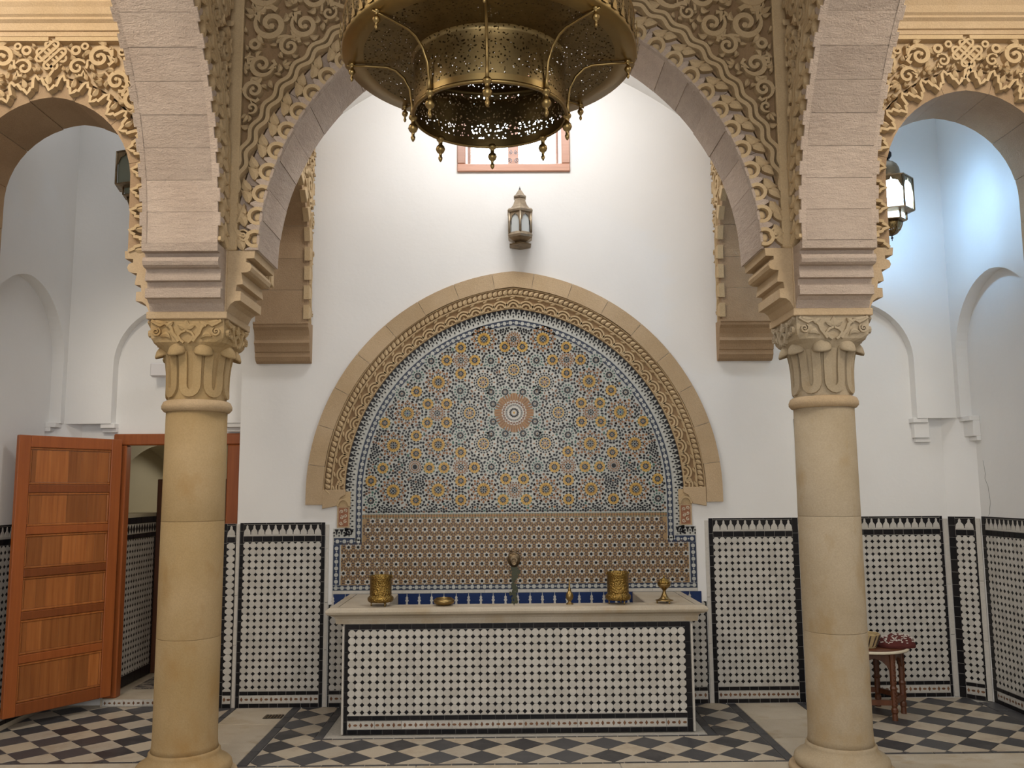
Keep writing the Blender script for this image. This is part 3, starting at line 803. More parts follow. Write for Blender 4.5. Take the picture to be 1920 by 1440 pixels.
# ================================================================== COLUMNS
IMPOST = [(0, 2.634)] + CORB + [(0, 3.0)]
def column(sg):
    side = 'left' if sg < 0 else 'right'
    t = thing('stone_column', f'sandy stone column with a leafy carved capital at the {side} of the fountain', 'column', (XP[sg], 5.16, 0), 'pair of columns before the fountain', 'thing')
    mb = MB(); mb.lathe([(.288, 0), (.292, .008), (.290, .024), (.282, .031), (.2, .031)], 40); mb.build('plinth', 'stone', t)
    sm = 'stone_shaft' if sg < 0 else 'stone_shaft_pale'
    mb = MB(); mb.lathe([(.24, .030), (.254, .036), (.263, .058), (.258, .080), (.242, .096), (.224, .100), (.212, .112), (.200, .128), (.195, .140), (.195, .152), (.186, .160)], 40); mb.build('base', sm, t)
    for pr in ([(.184, .155), (.1785, .19), (.1765, .24), (.1765, .776), (.1757, .7795)], [(.1757, .7805), (.1765, .784), (.1765, 1.1), (.1762, 1.432), (.1754, 1.4355)], [(.1754, 1.4365), (.176, 1.44), (.173, 2.075)]):
        mb = MB(); mb.lathe(pr, 40); mb.build('shaft_drum', sm, t)
    mb = MB(); mb.lathe([(.170, 2.068), (.185, 2.072), (.199, 2.088), (.2, 2.105), (.190, 2.128), (.176, 2.136), (.16, 2.136)], 40); mb.build('neck_ring', 'stone', t)
    # bell and square block
    mb = MB(); rings = []
    def ring(r, k, z):
        o = []
        for i in range(48):
            a = 2 * pi * i / 48; ca, sa = cos(a), sin(a)
            q = r / ((abs(ca) ** k + abs(sa) ** k) ** (1 / k)); o.append((q * ca, q * sa, z))
        return o
    for r, k, z in ((.165, 2, 2.13), (.163, 2, 2.2), (.167, 2, 2.3), (.176, 2, 2.37), (.186, 2.3, 2.41), (.200, 3.2, 2.44), (.214, 6, 2.462), (.217, 14, 2.485), (.217, 24, 2.515), (.217, 24, 2.596)): rings.append(ring(r, k, z))
    P = [p for r in rings for p in r]; fs = []
    for j in range(len(rings) - 1):
        for i in range(48): fs.append((j * 48 + i, j * 48 + (i + 1) % 48, j * 48 + 48 + (i + 1) % 48, j * 48 + 48 + i))
    mb.add(P, fs, False); cap = mb.build('capital', sm, t)
    rb = lambda z: .163 + (.018 * max(0, (z - 2.25) / .15) ** 2)
    for k in range(8):
        a0 = R(-90 + 4 + 45 * k)
        Fc = lambda u, v, n, a0=a0: ((rb(v) + n) * cos(a0 + u / .17), (rb(v) + n) * sin(a0 + u / .17), v)
        mb = MB()
        up = [(-.037, 2.41), (-.037, 2.35), (-.037, 2.29), (-.037, 2.225)]
        U = up + [(.037 * cos(q), 2.222 + .052 * sin(q)) for q in [R(180 + 180 * i / 8) for i in range(1, 8)]] + [(-u, v) for u, v in reversed(up)]
        mb.ribbon(U, .0255, .017, Fc, -.01, top=.85)
        mb.build('leaf', sm, cap)
        a1 = a0 + R(22.5)
        Fd = lambda x, y, z, a1=a1: (x * cos(a1) - y * sin(a1), x * sin(a1) + y * cos(a1), z)
        mb = MB()
        mb.lathe([(1e-4, .052), (.024, .047), (.042, .030), (.050, .006), (.046, -.004), (.03, .004), (1e-4, .012)], 16, lambda x, y, z, Fd=Fd: Fd(.196 + x * 1.0 - (.03 if z < 0 else 0) * 0, y * 1.12, 2.402 + z * 1.25 - .38 * x))
        mb.build('leaf_tip', sm, cap)
    # relief on the four faces of the block
    for q in range(4):
        a = R(90 * q)
        def Ff(u, v, n, a=a):
            x, y = u, -(.2145 + n)
            return (x * cos(a) - y * sin(a), x * sin(a) + y * cos(a), v)
        mb = MB()
        for m in (-1, 1):
            spiral(mb, Ff, (m * .172, 2.520), .032, R(90 + m * 30), m, .018, 1.5, .26)
            mb.ribbon([(m * x, z) for x, z in ((.20, 2.585), (.17, 2.566), (.15, 2.556), (.125, 2.570), (.10, 2.556), (.085, 2.54), (.075, 2.51), (.055, 2.485), (.04, 2.462))], .011, .018, Ff)
            leaf(mb, Ff, (m * .19, 2.583), (m * .11, 2.575), .014, .018, m * .1)
            leaf(mb, Ff, (m * .115, 2.548), (m * .075, 2.578), .014, .018)
            leaf(mb, Ff, (m * .15, 2.492), (m * .085, 2.478), .015, .018, -m * .3)
            mb.ribbon([(m * x, z) for x, z in ((.0, 2.528), (.03, 2.515), (.045, 2.495), (.03, 2.47), (.012, 2.456))], .009, .018, Ff)
            leaf(mb, Ff, (m * .006, 2.535), (m * .05, 2.555), .016, .018, m * .12)
        leaf(mb, Ff, (0, 2.525), (0, 2.590), .020, .019)
        mb.build('carved_scroll', sm, cap)
    mb = MB(); mb.box(-.232, .232, -.232, .232, 2.594, 2.636, None, .004); mb.build('abacus', 'stone', t)
    imp = MB(); imp.box(-.222, .222, -.222, .222, 2.634, 3.0); imp = imp.build('impost', 'stone', t)
    for q in range(4):
        a = R(90 * q); ca, sa = cos(a), sin(a)
        mb = MB()
        mb.extrude(IMPOST, [lambda o, z, u=u: (u * ca + (.222 + o) * sa, u * sa - (.222 + o) * ca, z) for u in (-.214, .214)])
        mb.build('moulding', 'stone_block' if q == 0 else 'stone', imp)
for sg in (-1, 1): column(sg)

# ================================================================== TILED DADOES
P_ = 0.0487
def octagon(pu, pv, c=0.31, g=0.0004):
    a, b = pu / 2 - g, pv / 2 - g; k, q = pu * c, pv * c
    return [(-a + k, -b), (a - k, -b), (a, -b + q), (a, b - q), (a - k, b), (-a + k, b), (-a, b - q), (-a, -b + q)]
OCT = {}
def oct_mesh(pu, pv, F0key, F0):
    key = (round(pu, 4), round(pv, 4), F0key)
    if key not in OCT:
        mb = MB(); mb.prism(octagon(pu, pv), 0.0, 0.0045, F0, .0010)
        o = mb.build('white_tile', 'tile_white'); OCT[key] = o.data; bpy.data.objects.remove(o)
    return OCT[key]
def frame_of(F):
    o = Vector(F(0, 0, 0)); eu = Vector(F(1, 0, 0)) - o; ev = Vector(F(0, 1, 0)) - o; en = Vector(F(0, 0, 1)) - o
    return Matrix(((eu.x, ev.x, en.x, o.x), (eu.y, ev.y, en.y, o.y), (eu.z, ev.z, en.z, o.z), (0, 0, 0, 1)))
FLAT = lambda u, v, n: (u, v, n)
def tile_field(parent, M, u0, u1, v0, v1, pu=P_, pv=P_, budget=300, from_top=True):
    """white octagons with black lozenges; budget octagons are objects of their own"""
    nu = max(1, round((u1 - u0) / pu)); pu = (u1 - u0) / nu
    nv = math.ceil((v1 - v0) / pv - 0.15)
    me = oct_mesh(pu, pv, 'flat', FLAT)
    cut = MB(); rest = MB(); blk = MB(); n = 0
    for j in range(nv):
        vc = v1 - (j + .5) * pv
        for i in range(nu):
            uc = u0 + (i + .5) * pu
            if vc - pv / 2 < v0 - 1e-6:
                p = clip([(uc + a, vc + b) for a, b in octagon(pu, pv)], u0, u1, v0, v1)
                if p and parea(p) > 1e-4: cut.prism(p, 0, .0045, FLAT, .0012)
                continue
            tw = rng.uniform(-.02, .02)
            if n < budget:
                o = inst(me, 'white_tile', parent, M @ Matrix.Translation((uc, vc, rng.uniform(0, .0007))) @ Matrix.Rotation(tw, 4, 'Z')); n += 1
            else: rest.prism([(uc + a, vc + b) for a, b in octagon(pu, pv)], 0, .0045, FLAT, .0010)
    hu, hv = pu * .305, pv * .305
    for j in range(nv + 1):
        for i in range(nu + 1):
            uc, vc = u0 + i * pu, v1 - j * pv
            k = rng.uniform(.94, 1.04)
            p = clip([(uc - hu * k, vc), (uc, vc - hv * k), (uc + hu * k, vc), (uc, vc + hv * k)], u0, u1, v0, v1)
            if p and parea(p) > 2e-5: blk.prism(p, 0, .0048, FLAT, .0008)
    for mbx, nm, mt in ((cut, 'cut_tile', 'tile_white'), (rest, 'white_tile', 'tile_white'), (blk, 'black_lozenge', 'tile_black')):
        if mbx.v:
            o = stuff(mbx.build(nm, mt, parent)); o.matrix_local = M
def tile_run(parent, M, u0, u1, v0, v1, mat, name, length=0.077, h=.005, g=.0011):
    horiz = (u1 - u0) > (v1 - v0); a, b = (u0, u1) if horiz else (v0, v1)
    x = a
    while x < b - 1e-4:
        q = min(b, x + length * rng.uniform(.82, 1.15))
        if b - q < length * .3: q = b
        p = [(x + g, v0 + g), (q - g, v0 + g), (q - g, v1 - g), (x + g, v1 - g)] if horiz else [(u0 + g, x + g), (u1 - g, x + g), (u1 - g, q - g), (u0 + g, q - g)]
        cx = sum(c[0] for c in p) / 4; cy = sum(c[1] for c in p) / 4
        mb = MB(); mb.prism([(c[0] - cx, c[1] - cy) for c in p], 0, h + rng.uniform(-.0006, .0006), FLAT, .0012)
        o = mb.build(name, mat, parent, True); o.matrix_local = M @ Matrix.Translation((cx, cy, 0))
        x = q
def dotted_band(parent, M, u0, u1, v0, v1, p=0.0365):
    tile_run(parent, M, u0, u1, v0, v1, 'tile_white', 'band_tile', 0.16, .0042)
    n = max(1, round((u1 - u0) / p)); p = (u1 - u0) / n; vc = (v0 + v1) / 2; r = (v1 - v0) * .31
    mb = MB()
    for i in range(n):
        uc = u0 + (i + .5) * p
        if i % 2 == 0: mb.prism([(uc - r * .62, vc), (uc, vc - r), (uc + r * .62, vc), (uc, vc + r)], 0, .0052, FLAT, .0006)
        else: mb.prism([(uc + r * .85 * cos(a * pi / 4), vc + r * .48 * sin(a * pi / 4)) for a in range(8)], 0, .0052, FLAT, .0006)
    o = stuff(mb.build('brown_inlay', 'tile_brown', parent)); o.matrix_local = M
MERLON = [(-.46, 0), (.46, 0), (.46, .16), (.40, .38), (.24, .52), (.15, .62), (.15, .80), (.06, .96), (-.06, .96), (-.15, .80), (-.15, .62), (-.24, .52), (-.40, .38), (-.46, .16)]
def merlons(parent, M, u0, u1, v0, v1, p=0.0555):
    n = max(1, round((u1 - u0) / p)); p = (u1 - u0) / n
    mb = MB(); mb.prism([(u0, v0), (u1, v0), (u1, v1), (u0, v1)], 0, .0035, FLAT); o = mb.build('black_ground', 'tile_black', parent); o.matrix_local = M
    me = None
    for i in range(n):
        if me is None:
            mb = MB(); mb.prism([(a * p * .98, b * (v1 - v0)) for a, b in MERLON], 0, .0050, FLAT); o = mb.build('merlon_tile', 'tile_white', parent); me = o.data
            o.matrix_local = M @ Matrix.Translation((u0 + (i + .5) * p, v0, 0))
        else: inst(me, 'merlon_tile', parent, M @ Matrix.Translation((u0 + (i + .5) * p, v0, 0)))
def dado(label, F, u0, u1, bl=.028, br=.028, ztop=1.367, budget=300, name='tiled_dado', floor_z=0.0, merlon=True, band=True, pu=P_, low=0.0):
    o0 = F((u0 + u1) / 2, floor_z, 0)
    t = thing(name, label, 'tiled panel', o0)
    M = Matrix.Translation(-Vector(o0)) @ frame_of(F)
    mb = MB(); mb.box(u0, u1, floor_z, ztop, -.004, .002, lambda a, b, c: (a, b, c)) if False else mb.prism([(u0, floor_z), (u1, floor_z), (u1, ztop), (u0, ztop)], -.003, .0025, FLAT)
    g = mb.build('mortar', 'grout', t); g.matrix_local = M
    a, b = u0 + bl, u1 - br
    if bl > 0: tile_run(t, M, u0, a, floor_z, ztop, 'tile_black', 'black_tile', .085)
    if br > 0: tile_run(t, M, b, u1, floor_z, ztop, 'tile_black', 'black_tile', .085)
    zf = .122
    if band:
        tile_run(t, M, a, b, 0.0, .031, 'tile_black', 'black_tile'); dotted_band(t, M, a, b, .033, .089); tile_run(t, M, a, b, .091, .119, 'tile_black', 'black_tile')
    else:
        zf = floor_z + .09; tile_run(t, M, a, b, floor_z, zf - .003, 'tile_black', 'black_tile', .12)
    if merlon:
        tile_field(t, M, a, b, zf, ztop - .146, pu, P_, budget)
        tile_run(t, M, a, b, ztop - .144, ztop - .101, 'tile_black', 'black_tile'); tile_run(t, M, a, b, ztop - .099, ztop - .088, 'tile_white', 'band_tile', .2)
        merlons(t, M, a, b, ztop - .088, ztop - .014); tile_run(t, M, a, b, ztop - .012, ztop, 'tile_black', 'black_tile', .2)
    else: tile_field(t, M, a, b, zf, ztop, pu, P_, budget)
    return t, M
def listel(F, u0, u1, z0, z1, label):
    o0 = F((u0 + u1) / 2, z0, 0); t = thing('marble_listel', label, 'trim strip', o0)
    M = Matrix.Translation(-Vector(o0)) @ frame_of(F); z = z0
    while z < z1 - 1e-4:
        q = min(z1, z + rng.uniform(.34, .5)); q = z1 if z1 - q < .15 else q
        mb = MB(); mb.box(u0, u1, z + .0008, q - .0008, -.003, .012, None, .003); o = mb.build('strip', 'listel', t); o.matrix_local = M; z = q
    return t
FW = FY(YW)
dado('black and white tiled panel on the back wall between the left column and the fountain', FW, -2.083, -1.434)
dado('slim black and white tiled strip showing just right of the left column', FW, -2.205, -2.112, .024, .006, 1.362)
listel(FW, -2.110, -2.085, 0, 1.36, 'thin white upright strip beside the left column, at the edge of the tiled panel')
listel(FW, -1.430, -1.402, 0, 1.352, 'thin white upright strip between the left tiled panel and the fountain')
dado('black and white tiled panel on the back wall between the fountain and the right column', FW, 1.510, 2.200, .032, .045, 1.375)
listel(FW, 1.479, 1.506, 0, 1.36, 'thin white upright strip between the fountain and the right tiled panel')
dado('narrow tiled strip low on the wall at the left side of the basin', FW, -1.398, -1.15, .012, 0, .75, 60, merlon=False)
dado('narrow tiled strip low on the wall at the right side of the basin', FW, 1.19, 1.475, 0, .012, .75, 60, merlon=False)
FB = FY(YB)
dado('black and white tiled panel behind the wooden stool in the right bay', FB, 2.205, 3.385, .028, .022, 1.375)
listel(FB, 3.388, 3.424, 0, 1.355, 'white upright strip in the right corner, nearer the wooden stool')
c1, c2 = Vector((3.428, YB, 0)), Vector((XR, 6.70, 0)); cd = (c2 - c1).normalized(); cn = Vector((cd.y, -cd.x, 0)); cn = cn if cn.y < 0 else -cn
FC = lambda u, v, n: (c1.x + cd.x * u + cn.x * (n + .002), c1.y + cd.y * u + cn.y * (n + .002), v)
dado('slanting slim tiled strip across the far right corner between two white strips', FC, 0.006, (c2 - c1).length - .045, .05, .012, 1.37, 60)
listel(FC, (c2 - c1).length - .044, (c2 - c1).length - .008, 0, 1.358, 'white upright strip in the right corner, nearer the viewer')
FRt = lambda u, v, n: (XR - n, 6.695 - u, v)
dado('black and white tiled panel along the right side wall, cut by the picture edge', FRt, 0.0, 1.6, .045, .03, 1.375)
FLt = lambda u, v, n: (XL + n, 5.3 + u, v)
dado('black and white tiled panel on the left wall, past the open door edge', FLt, 0.0, 1.45, .03, .03, 1.385, 200)
# tiled side of the passage behind the door
FPs = lambda u, v, n: (-3.126 + n, 6.95 + u, v)
t, M = dado('black and white tiled dado along the passage seen through the open doorway', FPs, 0.0, .80, .0, .03, 1.222, 0, floor_z=.06, merlon=False, band=False, pu=.0487)
tile_run(t, M, 0, .80, 1.225, 1.262, 'tile_black', 'black_tile', .12)
mb = MB(); mb.prism([(0, 1.265), (.80, 1.265), (.80, 1.345), (0, 1.345)], 0, .003, FLAT); o = mb.build('white_ground', 'tile_white', t); o.matrix_local = M
mb = MB()
for i in range(15):
    u = (i + .5) * .80 / 15; mb.prism([(u - .023, 1.305), (u, 1.268), (u + .023, 1.305), (u, 1.342)], 0, .005, FLAT)
o = stuff(mb.build('black_lozenge', 'tile_black', t)); o.matrix_local = M
tile_run(t, M, 0, .80, 1.348, 1.40, 'tile_black', 'black_tile', .12)

# ================================================================== FOUNTAIN NICHE
E0, ZC = 0.146, 1.58
def PFN(rho, zb, n=34): return pointed(CX0, ZC, E0, rho, zb, n)
fn = thing('wall_fountain', 'tiled wall fountain set in a broad carved stone arch on the back wall', 'fountain', (CX0, YW, 0.75))
FN = FY(YW)
# plain outer band: separate stones
PO = PFN(1.621, 1.50)
voussoirs(fn, PO, 17, 0.0, 0.128, FN, -.01, .035, 'stone')
for sg in (-1, 1):   # springer stones
    mb = MB(); pts = [(1.622, 1.615), (1.30, 1.615), (1.30, 1.575), (1.335, 1.555), (1.355, 1.52), (1.37, 1.49), (1.61, 1.47)]
    mb.prism([(CX0 + sg * (x if x < 1.6 else 1.475), z) for x, z in pts], -.01, .033, FN, .004); mb.build('springer_stone', 'stone', fn)
# rope moulding and scale band
mb = MB(); mb.cur = 0
PRp = PFN(1.585, 1.625); G, L = along(PRp); n = int(L / .041)
PGr = PFN(1.452, 1.625)
GG, LG = along(PGr)
gp = [GG(LG * i / 80, 0) for i in range(81)] + [GG(LG * (80 - i) / 80, .165) for i in range(81)]
m2 = MB(); m2.prism(gp, -.01, .008, FN); m2.build('carved_ground', 'stone_ground_shaded', fn)
for k in range(n):
    s = (k + .5) * L / n
    leaf(mb, FN, G(s - .018, -.018), G(s + .016, .020), .017, .032)
mb.ribbon([G(L * i / 120, -.030) for i in range(121)], .006, .026, FN)
mb.ribbon([G(L * i / 120, .031) for i in range(121)], .005, .020, FN)
stuff(mb.build('rope_moulding', 'stone_carved', fn))
mb = MB(); PSc = PFN(1.455, 1.625); G, L = along(PSc); n = int(L / .098); p = L / n
for k in range(n):
    s = (k + .5) * p
    for r, w in ((.056, .0085), (.034, .0085)):
        mb.ribbon([G(s + r * cos(a), .006 + r * 1.05 * sin(a)) for a in [R(180 * q / 10) for q in range(11)]], w, .027, FN)
    leaf(mb, FN, G(s, .004), G(s, .026), .008, .02)
    leaf(mb, FN, G(s + p / 2, .045), G(s + p / 2, .008), .011, .024)
    leaf(mb, FN, G(s + p / 2 - .03, .095), G(s + p / 2 + .03, .090), .011, .024, .15)
    leaf(mb, FN, G(s - .025, .078), G(s + .018, .098), .009, .024)
mb.ribbon([G(L * i / 120, .004) for i in range(121)], .006, .018, FN)
for sg in (-1, 1):
    spiral(mb, lambda u, v, n: FN(CX0 + sg * u, v, n), (1.345, 1.668), .036, 1.2, 1, .03, 1.6, .22)
stuff(mb.build('carved_band', 'stone_carved', fn))

PXM = .00407
field = MB()
PFd = PFN(1.318, 1.20); PMr = PFN(1.448, 1.318); PBl = PFN(1.368, 1.2)
# tile beds
G1, L1 = along(PFN(1.45, 1.318)); bed = MB()
q = [G1(L1 * i / 70, 0) for i in range(71)]
bed.prism([(CX0 - 1.392, 1.318)] + q + [(CX0 + 1.392, 1.318), (CX0 + 1.392, .80), (CX0 - 1.392, .80)], -.002, .004, FN)
bed.build('tile_bed', 'tile_pale', fn)
gq, lq = along(PFN(1.318, 1.41))
bed = MB(); bed.prism([gq(lq * i / 70, 0) for i in range(71)], .004, .0052, FN); bed.build('white_ground', 'tile_pale', fn)
# lower star field
bed = MB(); bed.prism([(CX0 - 1.33, .893), (CX0 + 1.33, .893), (CX0 + 1.33, 1.192), (CX0 + 1.172, 1.192), (CX0 + 1.172, 1.392), (CX0 - 1.172, 1.392), (CX0 - 1.172, 1.192), (CX0 - 1.33, 1.192)], .004, .0055, FN); bed.build('tan_ground', 'tile_tan', fn)
su, sv = .0727, .0651
star = MB()
def starpoly(n, r0, r1, a0=0): return [((r0 if k % 2 == 0 else r1) * cos(a0 + pi * k / n), (r0 if k % 2 == 0 else r1) * sin(a0 + pi * k / n)) for k in range(2 * n)]
star.cur = 0; star.prism(starpoly(6, .0290, .0165, pi / 6), .0, .0022, FLAT)
star.cur = 1; star.prism(starpoly(8, .0135, .0095, 0), .0, .0034, FLAT)
so = star.build('star_tile', ['tile_white', 'tile_black']); sme = so.data; bpy.data.objects.remove(so)
lens = MB(); Mw = Matrix.Translation(-Vector(fn.location)) @ frame_of(FN); cnt = 0
j = 0; v = 1.372
while v > .90:
    o = su / 2 if j % 2 else 0
    for i in range(-20, 20):
        u = CX0 + i * su + o
        lim = 1.155 if v > 1.19 else 1.318
        if abs(u - CX0) <= lim and cnt < 300:
            inst(sme, 'star_tile', fn, Mw @ Matrix.Translation((u, v, .0055))); cnt += 1
        for k in range(6):
            a = k * pi / 3; c, s_ = cos(a), sin(a); r = .0316
            for tt in (-1, 1):
                cu, cv = u + (r + .0) * c - tt * .0090 * s_, v + r * s_ + tt * .0090 * c
                if abs(cu - CX0) > lim + .010 or cv > 1.390 or cv < .896: continue
                lens.prism([(cu - .0075 * s_ * tt - .0050 * c, cv + .0075 * c * tt - .0050 * s_), (cu + .0056 * c - .003 * s_ * tt, cv + .0056 * s_ + .003 * c * tt), (cu + .0075 * s_ * tt + .002 * c, cv - .0075 * c * tt + .002 * s_), (cu + .0045 * s_ * tt - .004 * c, cv - .0045 * c * tt - .004 * s_)], .005, .0075, FN)
    v -= sv; j += 1
stuff(lens.build('plum_inlay', 'tile_plum', fn))
# yellow strip between the two fields
sb = MB(); sb.prism([(CX0 - 1.172, 1.394), (CX0 + 1.172, 1.394), (CX0 + 1.172, 1.424), (CX0 - 1.172, 1.424)], .004, .006, FN); sb.build('yellow_strip', 'tile_tan', fn)
sb = MB()
for i in range(112):
    u = CX0 - 1.165 + i * 2.33 / 111
    sb.cur = 0 if i % 2 else 1
    sb.prism([(u - .008, 1.409), (u, 1.401), (u + .008, 1.409), (u, 1.417)], .005, .0075, FN)
    sb.cur = 2; sb.prism([(u - .008, 1.424), (u, 1.413 + .004), (u + .008, 1.424)], .005, .0076, FN); sb.prism([(u - .008, 1.394), (u + .008, 1.394), (u, 1.402)], .005, .0076, FN)
stuff(sb.build('small_inlay', ['tile_brown', 'tile_terracotta', 'tile_green'], fn))

# ---- rosettes: offsets from the centre medallion in photo pixels
ROS = {'B': [(-145, -60), (-204, 0), (-145, 60), (-230, 61), (-230, 147), (-145, 146), (-59, 146), (-57, -143)],
       'D': [(0, -83), (-59, -59), (-85, 0), (-59, 59), (0, 85)],
       'M': [(-147, 0), (-102, -102), (-102, 103), (-189, 102), (0, -143), (0, 147)],
       'S': [(-129, -102), (-75, -102), (-102, -76), (-102, -127), (-165, -18), (-129, -18), (-166, 18), (-129, 18), (-187, -42), (-187, 43), (-134, 104), (-76, 104), (-102, 75), (-102, 129), (-250, 104), (-162, 104), (-187, 77), (-187, 165), (-102, 165), (-17, -128), (-17, 126), (-22, 165), (-247, 18), (-272, 128)],
       'W': [(-44, -101), (-44, 103), (-159, -101), (-184, -72), (-103, -43), (-103, 43), (-44, -40), (-44, 40), (-272, 165), (-17, 40), (-17, -40), (-40, -17), (-40, 17), (-215, -38)]}
def ring_of(mb, n, r0, r1, w, mat, ph=0.0, mid=.55, h=.0034):
    mb.cur = mat
    for k in range(n):
        a = ph + 2 * pi * k / n; c, s = cos(a), sin(a); rm = r0 + (r1 - r0) * mid
        w_ = w * 1.55; mb.prism([(x * c - y * s, x * s + y * c) for x, y in ((r0, 0), (rm, -w_), (r1, 0), (rm, w_))], 0, h, FLAT)
def ring_seg(mb, n, r0, r1, fill, mat, ph=0.0, h=.0032):
    mb.cur = mat
    for k in range(n):
        a = ph + 2 * pi * k / n; d = pi / n * fill
        mb.prism([(r0 * cos(a - d), r0 * sin(a - d)), (r1 * cos(a - d), r1 * sin(a - d)), (r1 * cos(a + d), r1 * sin(a + d)), (r0 * cos(a + d), r0 * sin(a + d))], 0, h, FLAT)
def disc(mb, r, mat, h=.0025, n=16):
    mb.cur = mat; mb.prism([(r * cos(2 * pi * k / n), r * sin(2 * pi * k / n)) for k in range(n)], 0, h, FLAT)
RM = ['tile_white', 'tile_black', 'tile_yellow', 'tile_terracotta', 'tile_green', 'tile_pale', 'tile_brown', 'tile_blue', 'tile_tan']
q = PXM
def ros_mesh(kind, variant=0):
    mb = MB()
    if kind == 'B':
        disc(mb, 26 * q, 5, .0010, 24); disc(mb, 2.2 * q, 7 if variant else 1, .004, 8)
        ring_of(mb, 8, 2.6 * q, 6.5 * q, 1.0 * q, 4 if variant else 1); ring_seg(mb, 16, 6.4 * q, 12.6 * q, .90, 2)
        ring_of(mb, 16, 5.6 * q, 8.6 * q, .55 * q, 1, pi / 16, h=.0044); ring_of(mb, 16, 11.4 * q, 16.4 * q, .85 * q, 1, pi / 16, h=.0044)
        ring_of(mb, 8, 15.0 * q, 18.4 * q, 1.6 * q, 1, 0); ring_of(mb, 16, 16.5 * q, 22 * q, 1.7 * q, 3, pi / 16, .4)
        ring_of(mb, 16, 19.5 * q, 25.5 * q, 1.5 * q, 6, 0, .5); ring_of(mb, 8, 22 * q, 26 * q, 2.2 * q, 1, pi / 8, .5)
        ring_of(mb, 8, 21 * q, 26 * q, 1.7 * q, 3, 0, .5, .004)
    elif kind == 'S':
        disc(mb, 13 * q, 5, .0014, 20); disc(mb, 1.5 * q, 3, .004, 8)
        ring_of(mb, 10, 1.8 * q, 6.6 * q, .80 * q, 1, h=.0044); ring_seg(mb, 10, 5.6 * q, 10.8 * q, .88, 2, pi / 10); ring_of(mb, 10, 9.8 * q, 13 * q, 1.4 * q, 4 if variant else 1, 0, .5)
    elif kind == 'M':
        disc(mb, 17 * q, 5, .0012, 24); disc(mb, 2.0 * q, 1, .004, 8)
        ring_of(mb, 8, 2.8 * q, 6.2 * q, 1.25 * q, 1); ring_of(mb, 8, 5.6 * q, 9.2 * q, 1.25 * q, 3, pi / 8); ring_of(mb, 16, 8.5 * q, 12.6 * q, 1.35 * q, 3, 0, .5)
        ring_of(mb, 16, 12 * q, 16 * q, 1.3 * q, 6, pi / 16, .5)
    elif kind == 'K':
        disc(mb, 17 * q, 5, .0012, 24); disc(mb, 4.3 * q, 1, .005, 16); ring_of(mb, 16, 4.8 * q, 9 * q, .8 * q, 3); ring_of(mb, 16, 9 * q, 12.5 * q, 1.2 * q, 3, pi / 16, .5); ring_of(mb, 16, 12 * q, 16 * q, 1.3 * q, 1, 0, .5)
    elif kind == 'D':
        disc(mb, 25 * q, 5, .0011, 24); disc(mb, 2.0 * q, 2, .004, 8); ring_of(mb, 8, 2.5 * q, 5.2 * q, 1.1 * q, 3, .2)
        ring_of(mb, 8, 5.0 * q, 8.2 * q, 1.4 * q, 1, 0, .5); ring_of(mb, 16, 7.5 * q, 11.5 * q, 1.3 * q, 2, pi / 16, .5); ring_of(mb, 16, 11.2 * q, 14.6 * q, 1.5 * q, 1, 0, .5)
        ring_of(mb, 20, 15.2 * q, 18.8 * q, 1.5 * q, 1, .1, .5); ring_of(mb, 16, 18.8 * q, 24 * q, .9 * q, 3, 0, .5); ring_of(mb, 8, 20 * q, 25 * q, 1.8 * q, 1, pi / 8, .5)
    elif kind == 'W':
        disc(mb, 13 * q, 5, .0013, 20); disc(mb, 1.3 * q, 3, .004, 8); ring_of(mb, 12, 2.2 * q, 7.6 * q, .95 * q, 1); ring_of(mb, 12, 7.8 * q, 12.4 * q, 1.15 * q, 4, pi / 12, .5)
    else:
        disc(mb, 38 * q, 8, .0012, 40); disc(mb, 24.2 * q, 0, .0020, 32)
        ring_seg(mb, 40, 24.2 * q, 37 * q, .56, 3, 0, .0042)
        ring_of(mb, 24, 18 * q, 22.2 * q, 1.9 * q, 6, 0, .5); ring_of(mb, 24, 21.6 * q, 24.2 * q, 1.2 * q, 3, pi / 24, .5)
        ring_seg(mb, 40, 13 * q, 16.6 * q, .5, 1); ring_of(mb, 16, 4.5 * q, 10 * q, 1.1 * q, 1); disc(mb, 2.2 * q, 2, .004, 8)
    o = mb.build('rosette_tile', RM, None); me = o.data; bpy.data.objects.remove(o); return me
RME = {}
placed = []
def put(kind, dx, dy):
    u, v = CX0 + dx * PXM, 2.200 - dy * PXM
    var = 1 if (int(abs(dx)) // 7) % 2 else 0
    kk = 'K' if (kind == 'M' and abs(dx) == 189) else kind
    if (kk, var) not in RME: RME[(kk, var)] = ros_mesh(kk, var)
    rad = {'B': 26, 'S': 13, 'M': 17, 'K': 17, 'D': 25, 'W': 13, 'C': 38}[kk] * PXM
    placed.append((u, v, rad)); inst(RME[(kk, var)], 'rosette_tile', fn, Mw @ Matrix.Translation((u, v, .0052)))
put('C', 0, 0)
for kind in 'BDMSW':
    for dx, dy in ROS[kind]:
        for m in ((1,) if dx == 0 else (1, -1)): put(kind, dx * m, dy)
